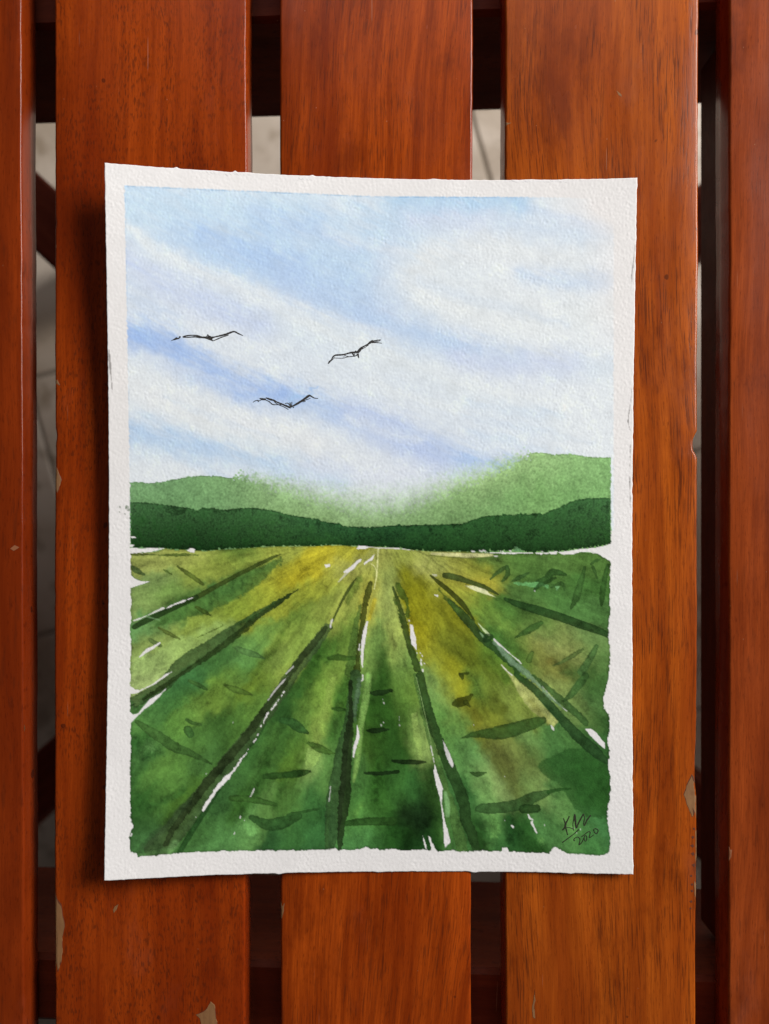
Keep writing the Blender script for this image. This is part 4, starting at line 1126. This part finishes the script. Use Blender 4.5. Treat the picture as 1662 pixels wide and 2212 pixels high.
bare_line(tF([(962, 480, 8), (975, 505, 20), (985, 520, 14)]), op=0.75)
bare(tF([(-10, 740), (20, 800), (36, 850), (24, 870), (-10, 820)]), op=0.6)
bare_line(tF([(745, 1325, 12), (760, 1362, 20), (792, 1375, 8), (778, 1400, 20), (800, 1450, 16), (826, 1500, 8)]), op=0.85)
bare_line(tF([(588, 1432, 16), (600, 1444, 20)]), op=0.9)
for (x, y, r) in ((520, 1380, 8), (900, 1425, 10), (1175, 1450, 8), (1240, 1465, 12), (1205, 1500, 10), (520, 960, 10), (225, 470, 8)):
    bare_line(tF([(x, y, r), (x + 4, y + r, r * .5)]), op=0.6)

# splash beside the masked edge, pencil marks and torn fibres on the margins
for (x, y, r) in ((120, 1100, 12), (108, 1098, 5), (155, 1105, 10), (150, 1140, 7), (118, 1130, 6), (135, 1095, 4), (165, 1100, 16), (172, 1115, 14)):
    stroke(tI([(x, y, r), (x + 4, y + 2, r * .6)]), (66, 92, 52), 0.6, wob=2.5)
for pts in (tH([(1578, 555, 3), (1566, 640, 5), (1560, 700, 5), (1552, 760, 6), (1554, 795, 3)]), tI([(55, 150, 6), (60, 230, 14), (66, 300, 8), (72, 360, 5), (73, 412, 3)]),
            tJ([(1556, 370, 3), (1546, 470, 4), (1530, 580, 5), (1546, 640, 4)]), tJ([(1544, 720, 3), (1540, 900, 4), (1545, 1100, 3)])):
    stroke(pts, (120, 112, 106), 0.75, soft=1.2, wob=1.0, edge=0)
for (x, y, n_) in ((600, 132, 8), (780, 140, 6), (1180, 172, 5)):
    for i in range(n_):
        stroke(tG([(x + i * 22, y + i * 1.6 + rsp.uniform(-4, 4), 3), (x + i * 22 + 16, y + 8 + i * 1.6 + rsp.uniform(-4, 6), 3)]), (186, 180, 176), 0.6, soft=1.3, edge=0)
for i in range(14):
    stroke(tH([(800 + i * 26, 188 + rsp.uniform(-5, 5), 3), (820 + i * 26, 196 + rsp.uniform(-5, 5), 3)]), (184, 178, 174), 0.6, soft=1.3, edge=0)

# dense pigment: the field dries darker than the wet mixes
fmask = np.clip((PY - 2160) / 60, 0, 1) * 0.03
C = 0.8 * (np.clip(C, 0.003, 0.87) / 0.8) ** (1 + fmask)[..., None]
lum = (C * np.array([0.25, 0.65, 0.10], np.float32)).sum(-1, keepdims=True)
C = C + (lum - C) * (fmask * 0.1)[..., None]
# the masked border keeps a faint warm mottling
C *= (1 + 0.010 * BIG + 0.006 * MOT)[..., None]
C = np.clip(C, 0.003, 0.87)

# ---- mesh
relief = (GRAIN * (1 + 0.2 * np.clip(BIG, -1.5, 1.5)) * 0.0125e-3 + FINE * 0.003e-3)
pigm = 1 - np.clip(C.mean(-1) / 0.78, 0, 1)
relief = relief * (1 - 0.35 * pigm)
ZZ = CURL + relief
scl = (H - CURL) / H * K / Q
X3 = (PX - 831 * Q) * scl
Y3 = (1106 * Q - PY) * scl
verts = np.stack([X3, Y3, ZZ], -1).reshape(-1, 3).astype(np.float32)
n_top = NX * NY
ii, jj = np.meshgrid(np.arange(NX - 1), np.arange(NY - 1))
a = (jj * NX + ii).ravel()
quads = np.stack([a, a + NX, a + NX + 1, a + 1], -1)
# rim and back of the sheet
THK = 0.00026
ring = np.concatenate([np.arange(NX), (np.arange(1, NY) * NX + NX - 1), ((NY - 1) * NX + np.arange(NX - 2, -1, -1)), np.arange(NY - 2, 0, -1) * NX])
rv = verts[ring].copy(); rv[:, 2] -= THK
nr = len(ring)
r_idx = n_top + np.arange(nr)
rim = np.stack([ring, np.roll(ring, -1), np.roll(r_idx, -1), r_idx], -1)
bi = np.unique(np.concatenate([np.arange(0, NX, 8), [NX - 1]])); bj = np.unique(np.concatenate([np.arange(0, NY, 8), [NY - 1]]))
back = np.stack([X3[np.ix_(bj, bi)], Y3[np.ix_(bj, bi)], CURL[np.ix_(bj, bi)] - THK], -1).reshape(-1, 3).astype(np.float32)
nb = len(bi)
i2, j2 = np.meshgrid(np.arange(nb - 1), np.arange(len(bj) - 1))
q = (n_top + nr + j2 * nb + i2).ravel()
bq = np.stack([q, q + 1, q + nb + 1, q + nb], -1)
allv = np.concatenate([verts, rv, back])
allf = np.concatenate([quads, rim, bq]).astype(np.int32)
me = bpy.data.meshes.new('paper_sheet')
me.vertices.add(len(allv)); me.vertices.foreach_set('co', allv.ravel())
me.loops.add(allf.size); me.loops.foreach_set('vertex_index', allf.ravel())
me.polygons.add(len(allf))
me.polygons.foreach_set('loop_start', np.arange(0, allf.size, 4, dtype=np.int32))
me.polygons.foreach_set('use_smooth', np.concatenate([np.ones(len(quads), bool), np.zeros(len(rim), bool), np.ones(len(bq), bool)]))
me.update(calc_edges=True)
me.validate()
at = me.color_attributes.new('pigment', 'FLOAT_COLOR', 'POINT')
cols = np.ones((len(allv), 4), np.float32)
cols[:, :3] = PAPER
cols[:n_top, :3] = C.reshape(-1, 3)
at.data.foreach_set('color', cols.ravel())

pm = NT('watercolour_on_paper')
an = pm.n('ShaderNodeAttribute'); an.attribute_name = 'pigment'
ptc = pm.n('ShaderNodeTexCoord').outputs['Object']
fib = pm.noise(ptc, 5200.0, 3.0, 0.6)
pc = pm.mix(pm.math('MULTIPLY', fib, 0.10), an.outputs['Color'], (0.90, 0.89, 0.87, 1), 'MULTIPLY')
pm.l(pc, pm.b.inputs['Base Color'])
pm.b.inputs['Roughness'].default_value = 1.0
pm.b.inputs['Specular IOR Level'].default_value = 0.04
pm.bump(fib, 0.25, 0.00003)
me.materials.append(pm.m)

painting = empty('watercolor_painting', (0, 0, TOP))
tag(painting, 'unframed watercolor of green crop rows, hills and birds lying curled on the slats', 'painting')
sheet = bpy.data.objects.new('paper_sheet', me)
link(sheet, painting)


# ---- ink drawing on the sheet
im = NT('black_ink')
inn = im.noise(im.n('ShaderNodeTexCoord').outputs['Object'], 3000.0, 2.0)
im.l(im.mix(inn, (0.012, 0.011, 0.011, 1), (0.040, 0.036, 0.032, 1)), im.b.inputs['Base Color'])
im.b.inputs['Roughness'].default_value = 0.5
im2 = NT('brown_black_ink')
inn = im2.noise(im2.n('ShaderNodeTexCoord').outputs['Object'], 2600.0, 2.0)
im2.l(im2.mix(inn, (0.010, 0.011, 0.006, 1), (0.030, 0.036, 0.014, 1)), im2.b.inputs['Base Color'])
im2.b.inputs['Roughness'].default_value = 0.55


def on_sheet(x, y, lift):
    s, t = 0.5, 0.5
    for _ in range(6):
        l_, r__ = np.polyval(fl, t), np.polyval(fr, t)
        s = (x - l_) / (r__ - l_)
        a_, b_ = np.polyval(ft, s), np.polyval(fb_, s)
        t = (y - a_) / (b_ - a_)
    z = float(curl(s, t))
    f = (H - z) / H * K / Q
    gi = min(max(int(round(s * (NX - 1))), 0), NX - 1); gj = min(max(int(round(t * (NY - 1))), 0), NY - 1)
    return ((x - 831 * Q) * f, (1106 * Q - y) * f, z + max(float(relief[gj, gi]), -0.01e-3) + lift)


def ink(name, strokes, tr, mat, label, lift=0.00005, wmul=1.15):
    vs, fs = [], []
    for k_, st in enumerate(strokes):
        p = np.array(tr(st), dtype=float)
        if len(p) > 2: p = smooth(p, 4)
        n = len(p)
        d = np.gradient(p[:, :2], axis=0)
        ln = np.maximum(np.hypot(d[:, 0], d[:, 1]), 1e-6)
        nx_, ny_ = -d[:, 1] / ln, d[:, 0] / ln
        base = len(vs)
        for i in range(n):
            w_ = max(p[i, 2] * wmul, 0.7) * (1 + 0.12 * math.sin(i * 2.3 + k_))
            for sgn, dz in ((-1, -0.00002), (-0.6, 0.0), (0.6, 0.0), (1, -0.00002)):
                vs.append(on_sheet(p[i, 0] + nx_[i] * w_ * sgn, p[i, 1] + ny_[i] * w_ * sgn, lift + dz + k_ * 1.5e-6))
        for i in range(n - 1):
            for c in range(3):
                fs.append((base + i * 4 + c, base + i * 4 + c + 1, base + (i + 1) * 4 + c + 1, base + (i + 1) * 4 + c))
    fs = [tuple(f) for f in fs]
    o = mesh_obj(name, vs, fs, mat, painting)
    o['label'] = label
    return o


b1 = [[(80, 315, 5), (140, 287, 24), (200, 252, 26)], [(150, 295, 14), (235, 262, 22), (262, 222, 20)], [(250, 250, 30), (258, 225, 26)], [(310, 238, 24), (390, 215, 24), (480, 205, 18), (580, 208, 22), (640, 225, 26), (700, 244, 28), (790, 242, 26), (850, 246, 40), (905, 250, 34), (960, 238, 22), (1060, 215, 28), (1180, 185, 32), (1260, 155, 32), (1345, 130, 26), (1420, 165, 22), (1525, 212, 10)],
      [(310, 245, 14), (420, 245, 18), (560, 236, 22), (640, 250, 18), (760, 262, 14), (840, 285, 20), (925, 317, 16)], [(830, 262, 50), (910, 280, 60)], [(812, 185, 14), (830, 215, 18), (870, 235, 26)], [(795, 235, 14), (812, 190, 12)], [(930, 316, 12), (1000, 285, 18), (1090, 247, 18), (1235, 200, 14)]]
b2 = [[(90, 825, 24), (130, 770, 40), (180, 720, 30), (215, 650, 34), (270, 605, 34), (340, 595, 38), (450, 590, 34), (540, 575, 34), (640, 545, 34), (720, 530, 44), (820, 522, 44), (880, 515, 60), (930, 460, 66), (970, 410, 50), (1050, 360, 32), (1150, 305, 36), (1210, 260, 56), (1265, 225, 50)], [(1250, 235, 30), (1330, 213, 22), (1480, 188, 16)], [(1270, 260, 30), (1370, 237, 18), (1450, 220, 18), (1485, 190, 12)], [(1250, 268, 26), (1380, 265, 18), (1520, 283, 12)],
      [(150, 765, 16), (205, 720, 14), (262, 660, 14)], [(265, 676, 14), (480, 680, 14), (570, 655, 16), (700, 635, 18), (800, 625, 20), (870, 585, 30)], [(500, 655, 10), (530, 610, 12), (580, 625, 14), (640, 640, 16)], [(740, 540, 40), (765, 600, 26), (810, 626, 18)], [(876, 560, 50), (890, 620, 36), (905, 677, 18)], [(700, 508, 20), (705, 530, 26)], [(818, 478, 24), (826, 520, 30)], [(800, 560, 20), (790, 590, 16)], [(990, 440, 18), (1080, 385, 14), (1160, 330, 20)], [(1262, 195, 16), (1262, 225, 30)]]
b3 = [[(68, 326, 12), (130, 290, 16), (190, 287, 18), (178, 316, 12)], [(185, 310, 12), (250, 272, 16), (330, 268, 18)], [(218, 240, 20), (300, 255, 36), (360, 262, 30)], [(355, 225, 20), (450, 260, 36), (540, 285, 28), (600, 320, 24), (700, 360, 30), (780, 395, 30), (860, 428, 34), (905, 455, 16)], [(350, 275, 14), (430, 310, 18), (500, 370, 20), (590, 380, 14), (700, 376, 12)], [(540, 300, 20), (580, 345, 14), (640, 380, 14), (760, 430, 14), (855, 486, 12)], [(780, 352, 12), (840, 345, 16), (880, 385, 16), (905, 430, 22)], [(890, 328, 18), (905, 400, 22)], [(932, 318, 16), (930, 380, 14), (905, 430, 18)], [(760, 385, 20), (830, 395, 12)],
      [(905, 430, 28), (980, 395, 32), (1060, 345, 34), (1150, 290, 34), (1220, 235, 28), (1310, 172, 30), (1370, 198, 24), (1430, 230, 16), (1512, 240, 12)], [(970, 408, 18), (1080, 355, 18), (1200, 270, 18), (1320, 195, 18)], [(1060, 362, 14), (1200, 290, 16), (1345, 236, 10)], [(1180, 320, 8), (1235, 300, 14)], [(958, 446, 18), (984, 424, 8)]]
sg = [[(205, 435, 28), (260, 600, 34), (290, 780, 36), (345, 1000, 26)], [(400, 370, 36), (340, 500, 34), (280, 620, 46), (240, 760, 46), (165, 830, 34)], [(310, 740, 18), (400, 745, 20), (520, 790, 20), (548, 852, 16)], [(548, 852, 16), (522, 700, 24), (525, 590, 22), (560, 420, 40), (575, 300, 40)], [(580, 320, 50), (600, 500, 50), (612, 650, 48), (640, 770, 44)], [(640, 770, 30), (700, 610, 40), (790, 440, 40), (870, 290, 28)], [(870, 290, 28), (905, 430, 22), (880, 600, 28), (905, 680, 26), (980, 510, 36), (1110, 340, 34)],
      [(170, 1242, 30), (350, 1110, 28), (560, 950, 24), (720, 810, 32)], [(590, 1182, 24), (552, 1170, 28), (580, 1100, 24), (680, 1060, 24), (750, 1120, 26), (745, 1230, 26), (722, 1320, 30), (800, 1260, 26), (870, 1130, 24), (905, 1040, 20)], [(905, 1030, 24), (955, 1010, 24), (985, 1080, 24), (960, 1182, 24), (912, 1182, 22), (895, 1090, 22), (915, 1020, 20)], [(805, 1055, 28), (920, 970, 24), (1020, 890, 26), (1090, 890, 26), (1082, 980, 24), (1062, 1072, 28), (1130, 1050, 22), (1215, 980, 16)], [(1195, 830, 22), (1240, 790, 26), (1300, 785, 26), (1360, 850, 26), (1310, 945, 26), (1245, 905, 24), (1215, 830, 22)]]
ink('bird_drawing', b1, tile(670, 1300, 330 / 1662.), im.m, 'flying bird in black ink at upper left of the painted sky')
ink('bird_drawing', b2, tile(1300, 1330, 250 / 1662.), im.m, 'flying bird in black ink with tilted wings, rightmost of the three')
ink('bird_drawing', b3, tile(1000, 1550, 300 / 1662.), im.m, 'flying bird in black ink, lowest of the three')
ink('signature', sg, tile(2230, 3220, 200 / 1662.), im2.m, 'handwritten dark signature and the year 2020 at lower right')
